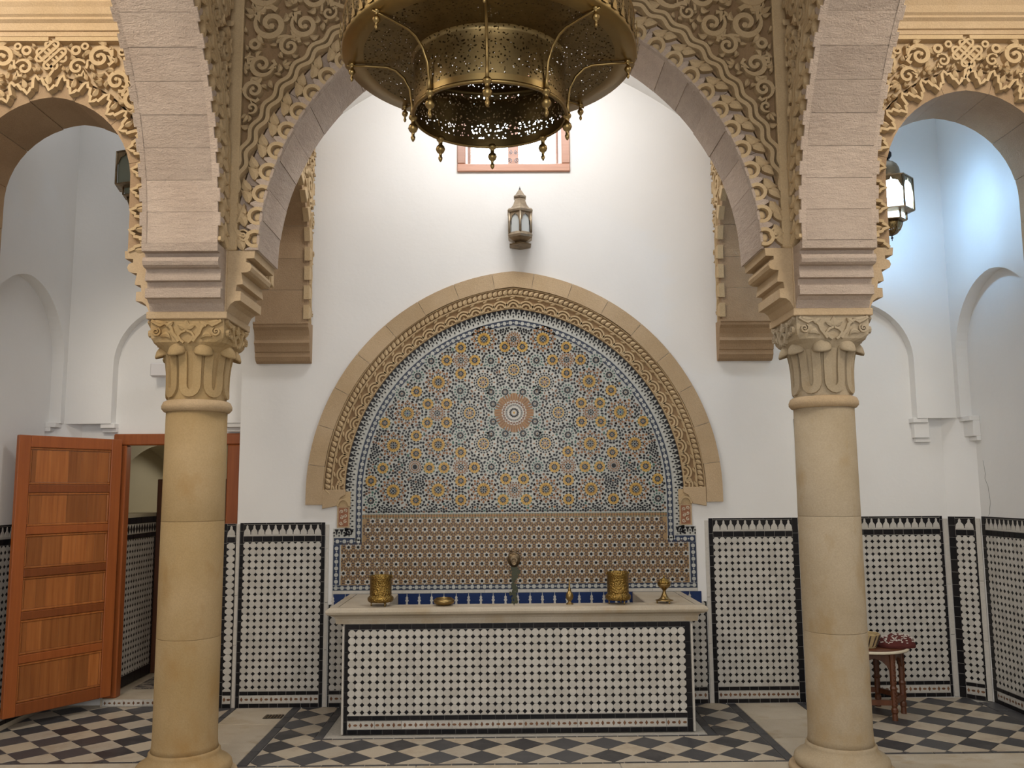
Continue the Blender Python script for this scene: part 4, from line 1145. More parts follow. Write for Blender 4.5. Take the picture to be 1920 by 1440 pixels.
# fillers between the rosettes: dots, ovals and small kites laid in rings round each rosette and then on a fine lattice
PIn = PFN(1.318 - .02, 1.43); GI, LI = along(PIn)
def in_field(u, v):
    x = abs(u - CX0)
    if v < 1.436: return False
    if v <= ZC: return x < 1.318 - E0 - .012
    return hypot(x + E0, v - ZC) < 1.318 - .012
fill = MB(); pts = []
grid = {}
def free(u, v, r):
    gx, gy = int(u / .03), int(v / .03)
    for a in (-1, 0, 1):
        for b in (-1, 0, 1):
            for c in grid.get((gx + a, gy + b), ()):
                if hypot(u - c[0], v - c[1]) < r + c[2]: return False
    return all(hypot(u - c[0], v - c[1]) > c[2] + r * .8 for c in placed)
rf = random.Random(2)
def filler(u, v, ang, kind):
    r = .0100
    grid.setdefault((int(u / .03), int(v / .03)), []).append((u, v, r * (1.15 if kind == 1 else .95)))
    c, s = cos(ang), sin(ang)
    if kind == 0: shp = [(.0094 * cos(k * pi / 4), .0094 * sin(k * pi / 4)) for k in range(8)]
    elif kind == 1: shp = [(.0132 * cos(k * pi / 4), .0078 * sin(k * pi / 4)) for k in range(8)]
    else: shp = [(-.0118, 0), (0, -.0080), (.0118, 0), (0, .0080)]
    fill.cur = rf.choices([0, 1, 2, 3], [.82, .06, .06, .06])[0]
    fill.prism([(u + x * c - y * s, v + x * s + y * c) for x, y in shp], .005, .0082, FN)
def both(u, v, ang, kind):
    """the filling is laid out alike on both sides of the axis"""
    if u < CX0 - .001 or not in_field(u, v) or not free(u, v, .0092): return
    if u < CX0 + .0100:
        if free(CX0, v, .0092): filler(CX0, v, 0, kind)
        return
    st = rf.getstate(); filler(u, v, ang, kind); rf.setstate(st); filler(2 * CX0 - u, v, pi - ang, kind)
for (u0, v0, rad) in list(placed):
    n = max(8, int(2 * pi * (rad + .010) / .0235) // 8 * 8)
    for k in range(n):
        a = 2 * pi * k / n + pi / n; both(u0 + (rad + .0108) * cos(a), v0 + (rad + .0108) * sin(a), a + pi / 2, k % 2)
for i in range(0, 221):
    for j in range(0, 240):
        both(CX0 + (i + (j % 2) * .5) * .0055, 1.44 + j * .0062, (i * j) % 7, 2 if (i + j) % 3 else 0)
stuff(fill.build('small_inlay', ['tile_black', 'tile_green', 'tile_terracotta', 'tile_brown'], fn))
# borders: blue band with white dots, black and white toothed band
def band(rho0, zb, mat):
    pass
blue = MB(); dots = MB(); teeth = MB()
Gb, Lb = along(PFN(1.343, 1.215)); 
blue.ribbon([Gb(Lb * i / 100, 0) for i in range(101)], .024, .0062, FN, .004, top=.98)
n = int(Lb / .0475)
for k in range(n):
    c = Gb((k + .5) * Lb / n, 0); dots.prism([(c[0] + .0155 * cos(a * pi / 4 + .39), c[1] + .0155 * sin(a * pi / 4 + .39)) for a in range(8)], .005, .0085, FN)
    e = Gb(k * Lb / n, 0); dots.prism([(e[0] + .007 * cos(a * pi / 2), e[1] + .007 * sin(a * pi / 2)) for a in range(4)], .005, .0082, FN)
dots.ribbon([Gb(Lb * i / 100, .0265) for i in range(101)], .003, .0078, FN, .004)
dots.ribbon([Gb(Lb * i / 100, -.0245) for i in range(101)], .002, .0078, FN, .004)
def flat_band(u0, u1, v0, v1):
    blue.prism([(u0, v0), (u1, v0), (u1, v1), (u0, v1)], .004, .0062, FN)
    hz = u1 - u0 > v1 - v0; Ln = (u1 - u0) if hz else (v1 - v0); n = max(1, int(Ln / .0465))
    for k in range(n):
        c = (u0 + (k + .5) * Ln / n, (v0 + v1) / 2) if hz else ((u0 + u1) / 2, v0 + (k + .5) * Ln / n)
        dots.prism([(c[0] + .0155 * cos(a * pi / 4 + .39), c[1] + .0155 * sin(a * pi / 4 + .39)) for a in range(8)], .005, .0085, FN)
        e = (u0 + k * Ln / n, (v0 + v1) / 2) if hz else ((u0 + u1) / 2, v0 + k * Ln / n)
        dots.prism([(e[0] + .007 * cos(a * pi / 2), e[1] + .007 * sin(a * pi / 2)) for a in range(4)], .005, .0082, FN)
for sg in (-1, 1):
    a, b = sorted((CX0 + sg * 1.172, CX0 + sg * 1.385)); flat_band(a, b, 1.196, 1.246)
    a, b = sorted((CX0 + sg * 1.340, CX0 + sg * 1.388)); flat_band(a, b, .895, 1.194)
flat_band(CX0 - 1.388, CX0 + 1.388, .853, .892)
Gt, Lt = along(PFN(1.372, 1.255)); n = int(Lt / .0395)
def tooth(f, p):
    teeth.prism([f(-.45 * p, .078), f(-.14 * p, .052), f(-.10 * p, .030), f(.10 * p, .030), f(.14 * p, .052), f(.45 * p, .078)], .005, .0075, FN)
    teeth.prism([f(p * .5 - .006, .020), f(p * .5, .010), f(p * .5 + .006, .020), f(p * .5, .034)], .005, .0075, FN)
    teeth.prism([f(p * .5 - .010, .046), f(p * .5, .040), f(p * .5 + .010, .046), f(p * .5, .056)], .005, .0075, FN)
for k in range(n):
    s = (k + .5) * Lt / n; tooth(lambda a, d, s=s: Gt(s + a, d), Lt / n)
for sg in (-1, 1):
    nn = 4
    for k in range(nn):
        s = 1.232 + (k + .5) * .152 / nn; tooth(lambda a, d, s=s: (CX0 + sg * (s + a), 1.250 + (d - .004) * .85), .038)
stuff(blue.build('blue_band', 'tile_slate', fn)); stuff(dots.build('white_dot', 'tile_pale', fn)); stuff(teeth.build('black_tooth', 'tile_black', fn))
# white fillet and the blue course with white finials
tile_run(fn, Mw, CX0 - 1.39, CX0 + 1.39, .828, .851, 'listel', 'fillet_tile', .42, .010)
FIN = [(-.30, 0), (.30, 0), (.22, .22), (.18, .34), (.40, .46), (.20, .60), (.30, .74), (.10, .88), (0, 1), (-.10, .88), (-.30, .74), (-.20, .60), (-.40, .46), (-.18, .34), (-.22, .22)]
x = CX0 - 1.385; p = .0935; k = 0; fm = None
while x < CX0 + 1.38:
    mb = MB(); mb.prism([(-.044, 0), (.044, 0), (.044, .088), (-.044, .088)], .0, .008, FLAT, .0015)
    o = mb.build('blue_tile', 'tile_blue', fn); o.matrix_local = Mw @ Matrix.Translation((x + p / 2, .738, 0))
    if fm is None:
        mb = MB(); mb.prism([(a * .034, b * .078) for a, b in FIN], 0, .0105, FLAT); o = mb.build('finial_tile', 'tile_white', fn); fm = o.data; o.matrix_local = Mw @ Matrix.Translation((x, .738, 0))
    else: inst(fm, 'finial_tile', fn, Mw @ Matrix.Translation((x, .738, 0)))
    x += p
# carved plaques under the springers
for sg in (-1, 1):
    cu = CX0 + sg * 1.315
    mb = MB(); mb.prism([(cu - .048, 1.325), (cu + .048, 1.325), (cu + .048, 1.485), (cu - .048, 1.485)], 0, .012, FN); pq = mb.build('carved_plaque', 'stone', fn)
    mb = MB(); mb.prism([(cu - .036, 1.335), (cu + .036, 1.335), (cu + .036, 1.475), (cu - .036, 1.475)], 0, .0135, FN); mb.build('red_ground', 'plaque_red', pq)
    mb = MB()
    for i, (a, b) in enumerate(((-.016, 1.36), (.016, 1.372), (-.014, 1.402), (.015, 1.417), (-.013, 1.446), (.014, 1.456))): spiral(mb, lambda u, v, n: FN(u, v, n + .012), (cu + a, b), .018, i, 1 if i % 2 else -1, .006, 1.2, .22)
    mb.build('carved_scroll', 'bone', pq)
    mb = MB(); mb.ribbon([(cu + .044 * cos(R(180 * i / 10)), 1.49 + .05 * sin(R(180 * i / 10))) for i in range(11)], .010, .03, FN); mb.prism([(cu - .052, 1.482), (cu + .052, 1.482), (cu + .052, 1.60), (cu - .052, 1.60)], 0, .010, FN); mb.build('hood', 'stone_carved', pq)
off(fn)
for o in fn.children:     # tiles placed through Mw already sit in the fountain's frame
    pass
# ================================================================== BASIN
BX0, BX1, BY = -1.150, 1.200, 6.0
ba = thing('water_basin', 'long tiled fountain basin with a thick pale marble rim, standing below the tiled arch', 'basin', (CX0, 6.37, 0))
mb = MB(); mb.box(BX0, -.90, BY + .004, YW - .005, 0, .715); mb.box(.93, BX1, BY + .004, YW - .005, 0, .715); mb.box(-.90, .93, BY + .004, 6.16, 0, .715); mb.box(-.90, .93, 6.16, YW - .005, 0, .55)
mb.build('body', 'grout', ba)
# marble rim: ring of slabs with a rolled nose and a cove under it
ZR = .826
def rim_slab(x0, x1, y0, y1, name='rim_slab'):
    mb = MB(); mb.box(x0, x1, y0, y1, .745, ZR, None, .006); return mb.build(name, 'slab_marble', ba)
NOSE = [(0, .716), (.012, .716), (.016, .752), (.028, .768), (.052, .776), (.068, .786), (.074, .800), (.068, .815), (.052, ZR), (0, ZR)]
mb = MB()
x0, x1 = -1.185, 1.225
path = [lambda o, z: (x0 - o, YW - .006, z), lambda o, z: (x0 - o, 6.0 - o, z), lambda o, z: (x1 + o, 6.0 - o, z), lambda o, z: (x1 + o, YW - .006, z)]
mb.extrude(NOSE, path); mb.build('rim_nose', 'slab_marble', ba)
rim_slab(x0 - .002, -.87, 6.0, YW - .006); rim_slab(.91, x1 + .002, 6.0, YW - .006)
rim_slab(-.868, .0, 6.0, 6.115); rim_slab(.003, .908, 6.0, 6.115)
for a, b in ((x0, -.905), (.935, x1)):
    mb = MB(); mb.box(a, b, 6.0, YW - .006, .716, .744); mb.build('rim_bed', 'slab_marble', ba)
mb = MB(); mb.box(-.9, .93, 6.0, 6.14, .716, .744); mb.build('rim_bed', 'slab_marble', ba)
mb = MB(); mb.box(-.895, .925, 6.165, YW - .01, .56, .63); mb.build('water', 'dark_glass', ba)
M = Matrix.Translation(-Vector(ba.location)) @ frame_of(FY(BY))
ua, ub = BX0 + .036, BX1 - .050
tile_run(ba, M, BX0 + .012, ua, .0, .700, 'tile_black', 'black_tile', .088); tile_run(ba, M, ub, BX1 - .014, .0, .700, 'tile_black', 'black_tile', .088)
tile_run(ba, M, BX0 + .012, BX1 - .014, .678, .712, 'tile_black', 'black_tile', .085)
tile_run(ba, M, ua, ub, .0, .030, 'tile_black', 'black_tile', .08); dotted_band(ba, M, ua, ub, .033, .086); tile_run(ba, M, ua, ub, .089, .118, 'tile_black', 'black_tile', .08)
tile_field(ba, M, ua, ub, .121, .675, .0494, .0486, 300)
for a, b in ((BX0 - .004, BX0 + .010), (BX1 - .012, BX1 + .003)):
    mb = MB(); mb.box(a, b, BY - .010, BY + .01, 0, .70, None, .003); mb.build('corner_strip', 'listel', ba)
off(ba)
# bronze spout and the green trickle stain below it
sp = thing('wall_spout', 'dark bronze water spout with a ring, low on the tiled wall above the basin', 'spout', (.010, YW, 1.075))
Fs = lambda x, y, z: (x, -.012 - z, y)
mb = MB(); mb.lathe([(.046, 0), (.050, .006), (.044, .014), (.030, .018), (.026, .026)], 20, lambda x, y, z: (x, -.006 - z, y * 1.15)); mb.build('rosette_plate', 'bronze_old', sp)
mb = MB(); mb.lathe([(.016, .02), (.018, .05), (.022, .075), (.014, .078), (.010, .06)], 14, lambda x, y, z: (x, -.006 - z, y - z * .25)); mb.build('nozzle', 'bronze_old', sp)
mb = MB(); mb.tube([(-.03, -.02, .058), (-.012, -.03, .066), (.012, -.03, .064), (.032, -.02, .058)], .005); mb.build('handle', 'bronze_old', sp)
mb = MB(); rs = random.Random(4)
for k in range(70):
    u, v = rs.gauss(0, .017), -.05 - rs.random() * .275
    r = rs.uniform(.004, .013); mb.prism([(u + r * cos(a), v + 1.8 * r * sin(a)) for a in [i * pi / 4 + rs.uniform(-.2, .2) for i in range(8)]], .004, .0105 + rs.uniform(0, .001), lambda u, v, n: (u, -n, v))
stuff(mb.build('algae_streak', 'algae', sp))

# ================================================================== VESSELS ON THE RIM
def vessel(name, label, cat, x, y, parts, z=ZR, group=None):
    t = thing(name, label, cat, (x, y, z), group)
    for nm, mt, mbx in parts: mbx.build(nm, mt, t)
    return t
def canister(x, label, h, lid=True):
    b = MB(); b.lathe([(.05, .024), (.080, .028), (.088, .040), (.088, .056), (.077, .066), (.073, .070), (.073, .078), (.0755, .082), (.0735, .088), (.0735, h - .020), (.076, h - .015), (.073, h - .008), (.076, h), (.070, h), (.068, h - .02), (.067, .04), (1e-4, .036)], 32)
    parts = [('body', 'brass_embossed', b)]
    for k in range(3):
        a = R(-90 + 35 + 120 * k); f = MB(); f.lathe([(.004, 0), (.007, .004), (.004, .012), (.008, .027)], 8, lambda x, y, z, a=a: (x + .062 * cos(a), y + .062 * sin(a), z)); parts.append(('foot', 'brass', f))
    hd = MB(); hd.tube([(.076 * cos(q), 0, h - .012 + .085 * sin(q)) for q in [pi * i / 14 for i in range(15)]], .0024, 5); parts.append(('bail_handle', 'bronze_old', hd))
    for s in (-1, 1):
        e = MB(); e.ball((s * .077, 0, h - .010), .006, .006, .010); parts.append(('handle_lug', 'brass', e))
    return vessel('brass_canister', label, 'canister', x, 6.055, parts)
canister(-.908, 'embossed brass canister on little feet at the left end of the basin rim', .205)
canister(.712, 'embossed brass canister on little feet beside the brass burner on a stem', .215)
b = MB(); b.lathe([(.03, 0), (.05, .004), (.068, .016), (.073, .028), (.068, .040), (.056, .047), (.052, .045), (.060, .034), (.055, .016), (1e-4, .010)], 32)
rr = MB(); rr.tube([(.055 * cos(2 * pi * i / 24), .055 * sin(2 * pi * i / 24), .047) for i in range(24)], .003, 6, True)
vessel('brass_bowl', 'small shallow brass bowl with turned-in lip on the marble rim', 'bowl', -.476, 6.05, [('body', 'brass', b), ('lip', 'brass', rr)])
b = MB(); b.lathe([(.026, 0), (.024, .005), (.011, .014), (.010, .020), (.022, .034), (.027, .052), (.023, .070), (.012, .088), (.010, .094), (.013, .097), (.008, .104), (.0055, .125), (.004, .155), (1e-4, .158)], 20)
k = MB(); k.ball((0, 0, .160), .0055)
vessel('brass_sprinkler', 'slender brass rosewater sprinkler with a bulb body and thin neck on the rim', 'sprinkler', .380, 6.05, [('body', 'brass', b), ('tip', 'brass', k)])
b = MB(); b.lathe([(.058, .018), (.062, .022), (.045, .026), (.030, .034), (.016, .060), (.010, .082), (.013, .088), (.022, .098), (.040, .112), (.046, .124), (.046, .130)], 24)
l_ = MB(); l_.lathe([(.046, .130), (.043, .142), (.032, .156), (.016, .166), (.006, .172), (.008, .178), (.003, .186), (1e-4, .19)], 24)
parts = [('body', 'brass', b), ('lid', 'brass_embossed', l_)]
for q in range(3):
    a = R(-60 + 120 * q); f = MB(); f.lathe([(.004, 0), (.007, .005), (.005, .018)], 8, lambda x, y, z, a=a: (x + .05 * cos(a), y + .05 * sin(a), z)); parts.append(('foot', 'brass', f))
vessel('incense_burner', 'brass incense burner with domed lid on a stem and footed saucer', 'burner', 1.030, 6.06, parts)

# ================================================================== WINDOW
wn = empty('window_1', (.03, YW, 4.15)); struct(wn, 'small high window with a pink wooden frame over the fountain')
WX0, WX1, WZ0, WZ1 = -.423, .487, 4.150, 4.97
for nm, bx in (('frame', (WX0, WX1, WZ0, WZ0 + .066)), ('frame', (WX0, WX1, WZ1 - .066, WZ1)), ('frame', (WX0, WX0 + .066, WZ0 + .067, WZ1 - .067)), ('frame', (WX1 - .066, WX1, WZ0 + .067, WZ1 - .067))):
    mb = MB(); mb.box(bx[0], bx[1], YW - .022, YW + .06, bx[2], bx[3], None, .006); mb.build(nm, 'pink_frame', wn)
for cx, w in ((.032, .042), (-.335, .018), (.40, .018)):
    mb = MB(); mb.box(cx - w, cx + w, YW + .14, YW + .18, 4.216, 4.90); mb.build('mullion', 'pink_frame', wn)
for a, b in ((-.32, -.012), (.076, .385)):
    mb = MB(); mb.box(a, b, YW + .157, YW + .163, 4.216, 4.90); mb.build('pane', 'daylight_glass', wn)
mb = MB(); mb.box(-.345, .405, YW + .05, YW + .062, 4.226, 4.238)
mb.build('grille_rail', 'iron', wn)
for i in range(11):
    x = -.33 + i * .072
    if i == 5: continue
    g = MB(); g.tube([(x, YW + .056, 4.238), (x, YW + .056, 4.88)], .0022, 5); g.build('grille_bar', 'iron', wn)
g = MB()
for s in (-1, 1):
    spiral(g, lambda u, v, n: (u, YW + .05 - n, v), (.03 + s * .032, 4.268), .026, R(-90), -s, .006, 1.3, .14); spiral(g, lambda u, v, n: (u, YW + .05 - n, v), (.03 + s * .024, 4.335), .022, R(90), s, .006, 1.2, .14)
g.build('grille_scroll', 'iron', wn)
off(wn)

# ================================================================== DOOR
dr = empty('door_1', (-2.6, YB, 0)); struct(dr, 'orange wooden door standing open into the left bay')
for nm, bx in (('door_frame', (-3.125, DX0 + .012, .055, DZ1 - .014)), ('door_frame', (DX1 - .012, DX1 + .09, .055, DZ1 - .014)), ('door_frame', (-3.125, DX1 + .09, DZ1 - .012, 2.062))):
    mb = MB(); mb.box(bx[0], bx[1], YB - .035, YB + .055, bx[2], bx[3], None, .008); mb.build(nm, 'door_wood', dr)
mb = MB(); mb.box(-3.12, DX1 + .08, YB - .06, 9.2, -.002, .056); mb.build('threshold', 'floor_slab', dr)
off(dr)
lf = empty('door_leaf'); lf.parent = dr
hx, hy = -3.045, 6.80
fx, fy = -3.475, 6.135
wid = hypot(fx - hx, fy - hy); ang = atan2(fy - hy, fx - hx)
lf.matrix_local = Matrix.Translation((-dr.location.x, -dr.location.y, 0)) @ Matrix.Translation((hx, hy, .086)) @ Matrix.Rotation(ang, 4, 'Z')
Hh = 1.928; st = .085; th = .038
def lbox(nm, x0, x1, z0, z1, y0=-th / 2, y1=th / 2, mt='door_wood', bev=.004):
    mb = MB(); mb.box(x0, x1, y0, y1, z0, z1, None, bev); return mb.build(nm, mt, lf)
lbox('stile', 0, st, 0, Hh); lbox('stile', wid - st, wid, 0, Hh)
pz = [Hh * i / 6 for i in range(7)]
rails = [(0, .085)] + [(.085 + (Hh - .17) * i / 6 - .028, .085 + (Hh - .17) * i / 6 + .028) for i in range(1, 6)] + [(Hh - .085, Hh)]
for a, b in rails: lbox('rail', st + .001, wid - st - .001, a, b)
rp = random.Random(8)
for i in range(6):
    z0, z1 = rails[i][1] + .001, rails[i + 1][0] - .001
    # moulding round the panel
    for a, b, c, d in ((st, wid - st, z0, z0 + .016), (st, wid - st, z1 - .016, z1), (st, st + .016, z0 + .016, z1 - .016), (wid - st - .016, wid - st, z0 + .016, z1 - .016)):
        lbox('moulding', a + .001, b - .001, c, d, -.013, .013, 'door_panel_wood', .004)
    # panel of glued staves
    xs = [st + .017]; 
    while xs[-1] < wid - st - .12: xs.append(xs[-1] + rp.uniform(.06, .16))
    xs.append(wid - st - .017)
    for a, b in zip(xs, xs[1:]): lbox('panel_stave', a, b - .0006, z0 + .017, z1 - .017, -.007, .007, 'door_panel_wood', .001)
for z in (.22, .95, 1.72):
    mb = MB(); mb.lathe([(.008, z - .045), (.008, z + .045)], 8); mb.build('hinge', 'iron', lf)
lbox('lock_plate', wid - .012, wid - .004, .86, 1.0, -.012, .012, 'bronze_old', .001)

# dark inner door leaf in the passage and a mat on its floor
mb = MB(); mb.box(-3.125, -2.50, 7.755, 7.80, .06, 1.72, None, .004)
tag(mb.build('inner_door', 'stool_wood'), 'dark brown door edge standing inside the passage beyond the doorway', 'door', None, 'thing')
mb = MB(); mb.box(-3.02, -2.30, 7.15, 7.74, .057, .066, None, .003)
tag(mb.build('door_mat', 'rug'), 'dark speckled mat on the passage floor beyond the doorway', 'mat')
# dotted riser of the step
o0 = Vector((-2.66, YB - .062, 0)); t = thing('tiled_step', 'low step edge with a brown dotted tile band, below the doorway', 'step', o0)
M = Matrix.Translation(-o0) @ frame_of(FY(YB - .062)); 
mb = MB(); mb.prism([(-3.105, .002), (-2.16, .002), (-2.16, .054), (-3.105, .054)], -.001, .001, FLAT); o = mb.build('mortar', 'grout', t); o.matrix_local = M
dotted_band(t, M, -3.10, -2.165, .006, .052)
# box on the wall above the door
t = thing('junction_box', 'plain white box fixed to the wall above the doorway, half hidden by the column', 'box', (-2.70, YB - .09, 2.505))
mb = MB(); mb.box(-.12, .12, -.055, -.002, 0, .105, None, .008); mb.build('cover', 'box_white', t)
mb = MB(); mb.box(-.123, .123, -.0025, .0, -.003, .108); mb.build('back_plate', 'box_white', t)

# ================================================================== CHANDELIER
ch = thing('chandelier', 'large round pierced brass chandelier with an inner drum and turned drops', 'chandelier', (-.11, 3.30, 3.07))
ZRm = .232; RO = .585; RI = .302
def open_lathe(mb, prof, seg=96):
    P = [(r * cos(2 * pi * i / seg), r * sin(2 * pi * i / seg), z) for r, z in prof for i in range(seg)]
    mb.add(P, [(j * seg + i, j * seg + (i + 1) % seg, j * seg + seg + (i + 1) % seg, j * seg + seg + i) for j in range(len(prof) - 1) for i in range(seg)], True)
mb = MB(); open_lathe(mb, [(RI - .005, .004), (RI - .005, .0), (RI + .006, .0), (RI + .009, .006), (RI + .004, .014), (RI, .015)]); mb.build('drum_lip', 'brass', ch, False)
mb = MB(); open_lathe(mb, [(RI, .010), (RI, .040)]); mb.build('drum_band', 'brass', ch, False)
mb = MB(); open_lathe(mb, [(RI, .040), (RI, .165)]); mb.build('pierced_drum', 'brass_pierced', ch, False)
mb = MB(); open_lathe(mb, [(RI, .165), (RI, .210), (RI + .004, .222), (RI + .012, .227)]); mb.build('drum_shoulder', 'brass_pierced', ch, False)
mb = MB(); open_lathe(mb, [(RI + .012, .227), (RO - .085, ZRm - .001)]); mb.build('pierced_tray', 'brass_pierced', ch, False)
mb = MB(); open_lathe(mb, [(RO - .085, ZRm - .001), (RO - .004, ZRm), (RO, ZRm + .006), (RO, ZRm + .018)]); mb.build('rim_plate', 'brass', ch, False)
mb = MB(); open_lathe(mb, [(RO - .001, ZRm + .018), (RO - .008, ZRm + .135)]); mb.build('pierced_gallery', 'brass_pierced', ch, False)
mb = MB(); open_lathe(mb, [(RO - .008, ZRm + .135), (RO - .004, ZRm + .142), (RO - .012, ZRm + .155), (RO - .03, ZRm + .160)]); mb.build('gallery_rail', 'brass', ch, False)
mb = MB(); open_lathe(mb, [(RI + .01, .40), (RI - .10, .42), (.04, .44)]); mb.build('pierced_cap', 'brass_pierced', ch, False)
mb = MB(); open_lathe(mb, [(RO - .03, ZRm + .160), (.42, .50), (.34, .62), (.33, .72), (.2, .80), (.12, .95), (.03, 1.02)]); mb.build('upper_dome', 'brass_pierced', ch, False)
# crest spikes round the rim
sm = None
for k in range(64):
    a = 2 * pi * k / 64; M = Matrix.Rotation(a, 4, 'Z') @ Matrix.Translation((RO + .004, 0, ZRm + .012))
    if sm is None:
        s_ = MB(); s_.prism([(-.014, 0), (.014, 0), (.011, .020), (.004, .032), (.006, .044), (0, .070), (-.006, .044), (-.004, .032), (-.011, .020)], -.0012, .0012, lambda u, v, n: (n + v * .05, u, v), 0, True, True)
        o = s_.build('crest_spike', 'brass', ch); sm = o.data; o.matrix_local = M
    else: inst(sm, 'crest_spike', ch, M)
# ribs, scrolls and drops
dm = None
for k in range(8):
    a = R(-91 + 45 * k); ca, sa = cos(a), sin(a)
    prof = [(RO - .012, ZRm - .006), (RO - .09, ZRm - .008), (RI + .11, ZRm - .014), (RI + .075, ZRm - .028), (RI + .04, ZRm - .062), (RI + .018, .12), (RI + .008, .06), (RI + .010, .012)]
    mb = MB(); mb.tube([(r * ca, r * sa, z) for r, z in prof], [.0045, .005, .0055, .006, .0055, .005, .0055, .0075], 8); mb.build('rib', 'brass', ch)
    for rr_, zz, sc in ((RI + .004, .004, 1.0), (RO - .032, ZRm - .002, .72)):
        M = Matrix.Translation((rr_ * ca, rr_ * sa, zz)) @ Matrix.Scale(sc, 4)
        if dm is None:
            d_ = MB(); d_.lathe([(.014, .012), (.018, .004), (.016, -.004), (.009, -.010), (.008, -.022), (.017, -.032), (.020, -.043), (.015, -.055), (.007, -.062), (.006, -.072), (.0095, -.080), (.008, -.088), (.004, -.096), (1e-4, -.099)], 14)
            o = d_.build('turned_drop', 'brass', ch); dm = o.data; o.matrix_local = M
        else: inst(dm, 'turned_drop', ch, M)
mb = MB(); mb.tube([(0, 0, 1.0), (0, 0, 2.33)], .012, 8); mb.build('hanging_rod', 'bronze_old', ch)

# ================================================================== LANTERNS
def hexring(r, z, a0=0, n=6): return [(r * cos(a0 + 2 * pi * k / n), r * sin(a0 + 2 * pi * k / n), z) for k in range(n)]
def hexloft(mb, prof, a0=0, n=6, caps=True):
    P = [p for r, z in prof for p in hexring(r, z, a0, n)]
    fs = [(j * n + i, j * n + (i + 1) % n, j * n + n + (i + 1) % n, j * n + n + i) for j in range(len(prof) - 1) for i in range(n)]
    if caps: fs += [tuple(range(n - 1, -1, -1)), tuple((len(prof) - 1) * n + i for i in range(n))]
    mb.add(P, fs)
def panes(parent, r, z0, z1, glass, frame, a0, n=6, arch=True, w=.011):
    for k in range(n):
        a = a0 + 2 * pi * k / n; b = a + 2 * pi / n
        p, q = Vector((r * cos(a), r * sin(a), 0)), Vector((r * cos(b), r * sin(b), 0)); L = (q - p).length; e = (q - p) / L; nrm = Vector((cos((a + b) / 2), sin((a + b) / 2), 0))
        Fp = lambda u, v, n_, p=p, e=e, nrm=nrm: tuple(p + e * u + nrm * n_ + Vector((0, 0, v)))
        mb = MB(); mb.prism([(w, z0), (L - w, z0), (L - w, z1), (w, z1)], -.012, -.008, Fp, 0, True, True); mb.build('pane', glass, parent)
        mb = MB(); mb.tube([Fp(0, z0, 0), Fp(0, z1, 0)], w * .7, 5); mb.build('post', frame, parent)
        if arch:
            zt = z0 + (z1 - z0) * .70; m = L / 2
            hole = [(w, zt - .02), (w + (m - w) * .35, zt + (z1 - zt) * .42), (m - .008, zt + (z1 - zt) * .55), (m, z1 - .012), (m + .008, zt + (z1 - zt) * .55), (L - w - (m - w) * .35, zt + (z1 - zt) * .42), (L - w, zt - .02)]
            mb = MB(); mb.prism([(0, z1), (0, zt - .02)] + hole + [(L, zt - .02), (L, z1)], -.004, .001, Fp, 0, True, True); mb.build('arched_tracery', frame, parent)
# wall lantern above the arch
wlt = thing('wall_lantern', 'small six-sided antique metal wall lantern with frosted panes on the white wall', 'lantern', (.078, YW - .112, 3.50))
A0 = R(-90)
mb = MB(); hexloft(mb, [(.045, .030), (.070, .040), (.105, .062), (.110, .080), (.098, .096), (.094, .104)], A0); mb.build('base', 'tin_antique', wlt)
mb = MB(); hexloft(mb, [(.094, .0), (.098, .010), (.050, .020), (.045, .032)], A0); mb.build('foot_plate', 'bronze_old', wlt)
panes(wlt, .098, .102, .262, 'frosted_glass', 'tin_antique', A0, 6, True, .015)
mb = MB(); hexloft(mb, [(.100, .258), (.112, .264), (.114, .280), (.104, .294), (.082, .302), (.062, .330), (.050, .362), (.046, .382), (.054, .390), (.056, .402), (.046, .412), (.040, .416), (.022, .445), (.009, .462), (.004, .466)], A0); mb.build('roof', 'tin_antique', wlt)
mb = MB(); mb.lathe([(.007, .464), (.008, .470), (.003, .476), (.0025, .487), (1e-4, .49)], 10); mb.build('finial', 'iron', wlt)
mb = MB(); mb.box(-.05, .05, .10, .112, .05, .30); mb.build('wall_plate', 'tin_antique', wlt)
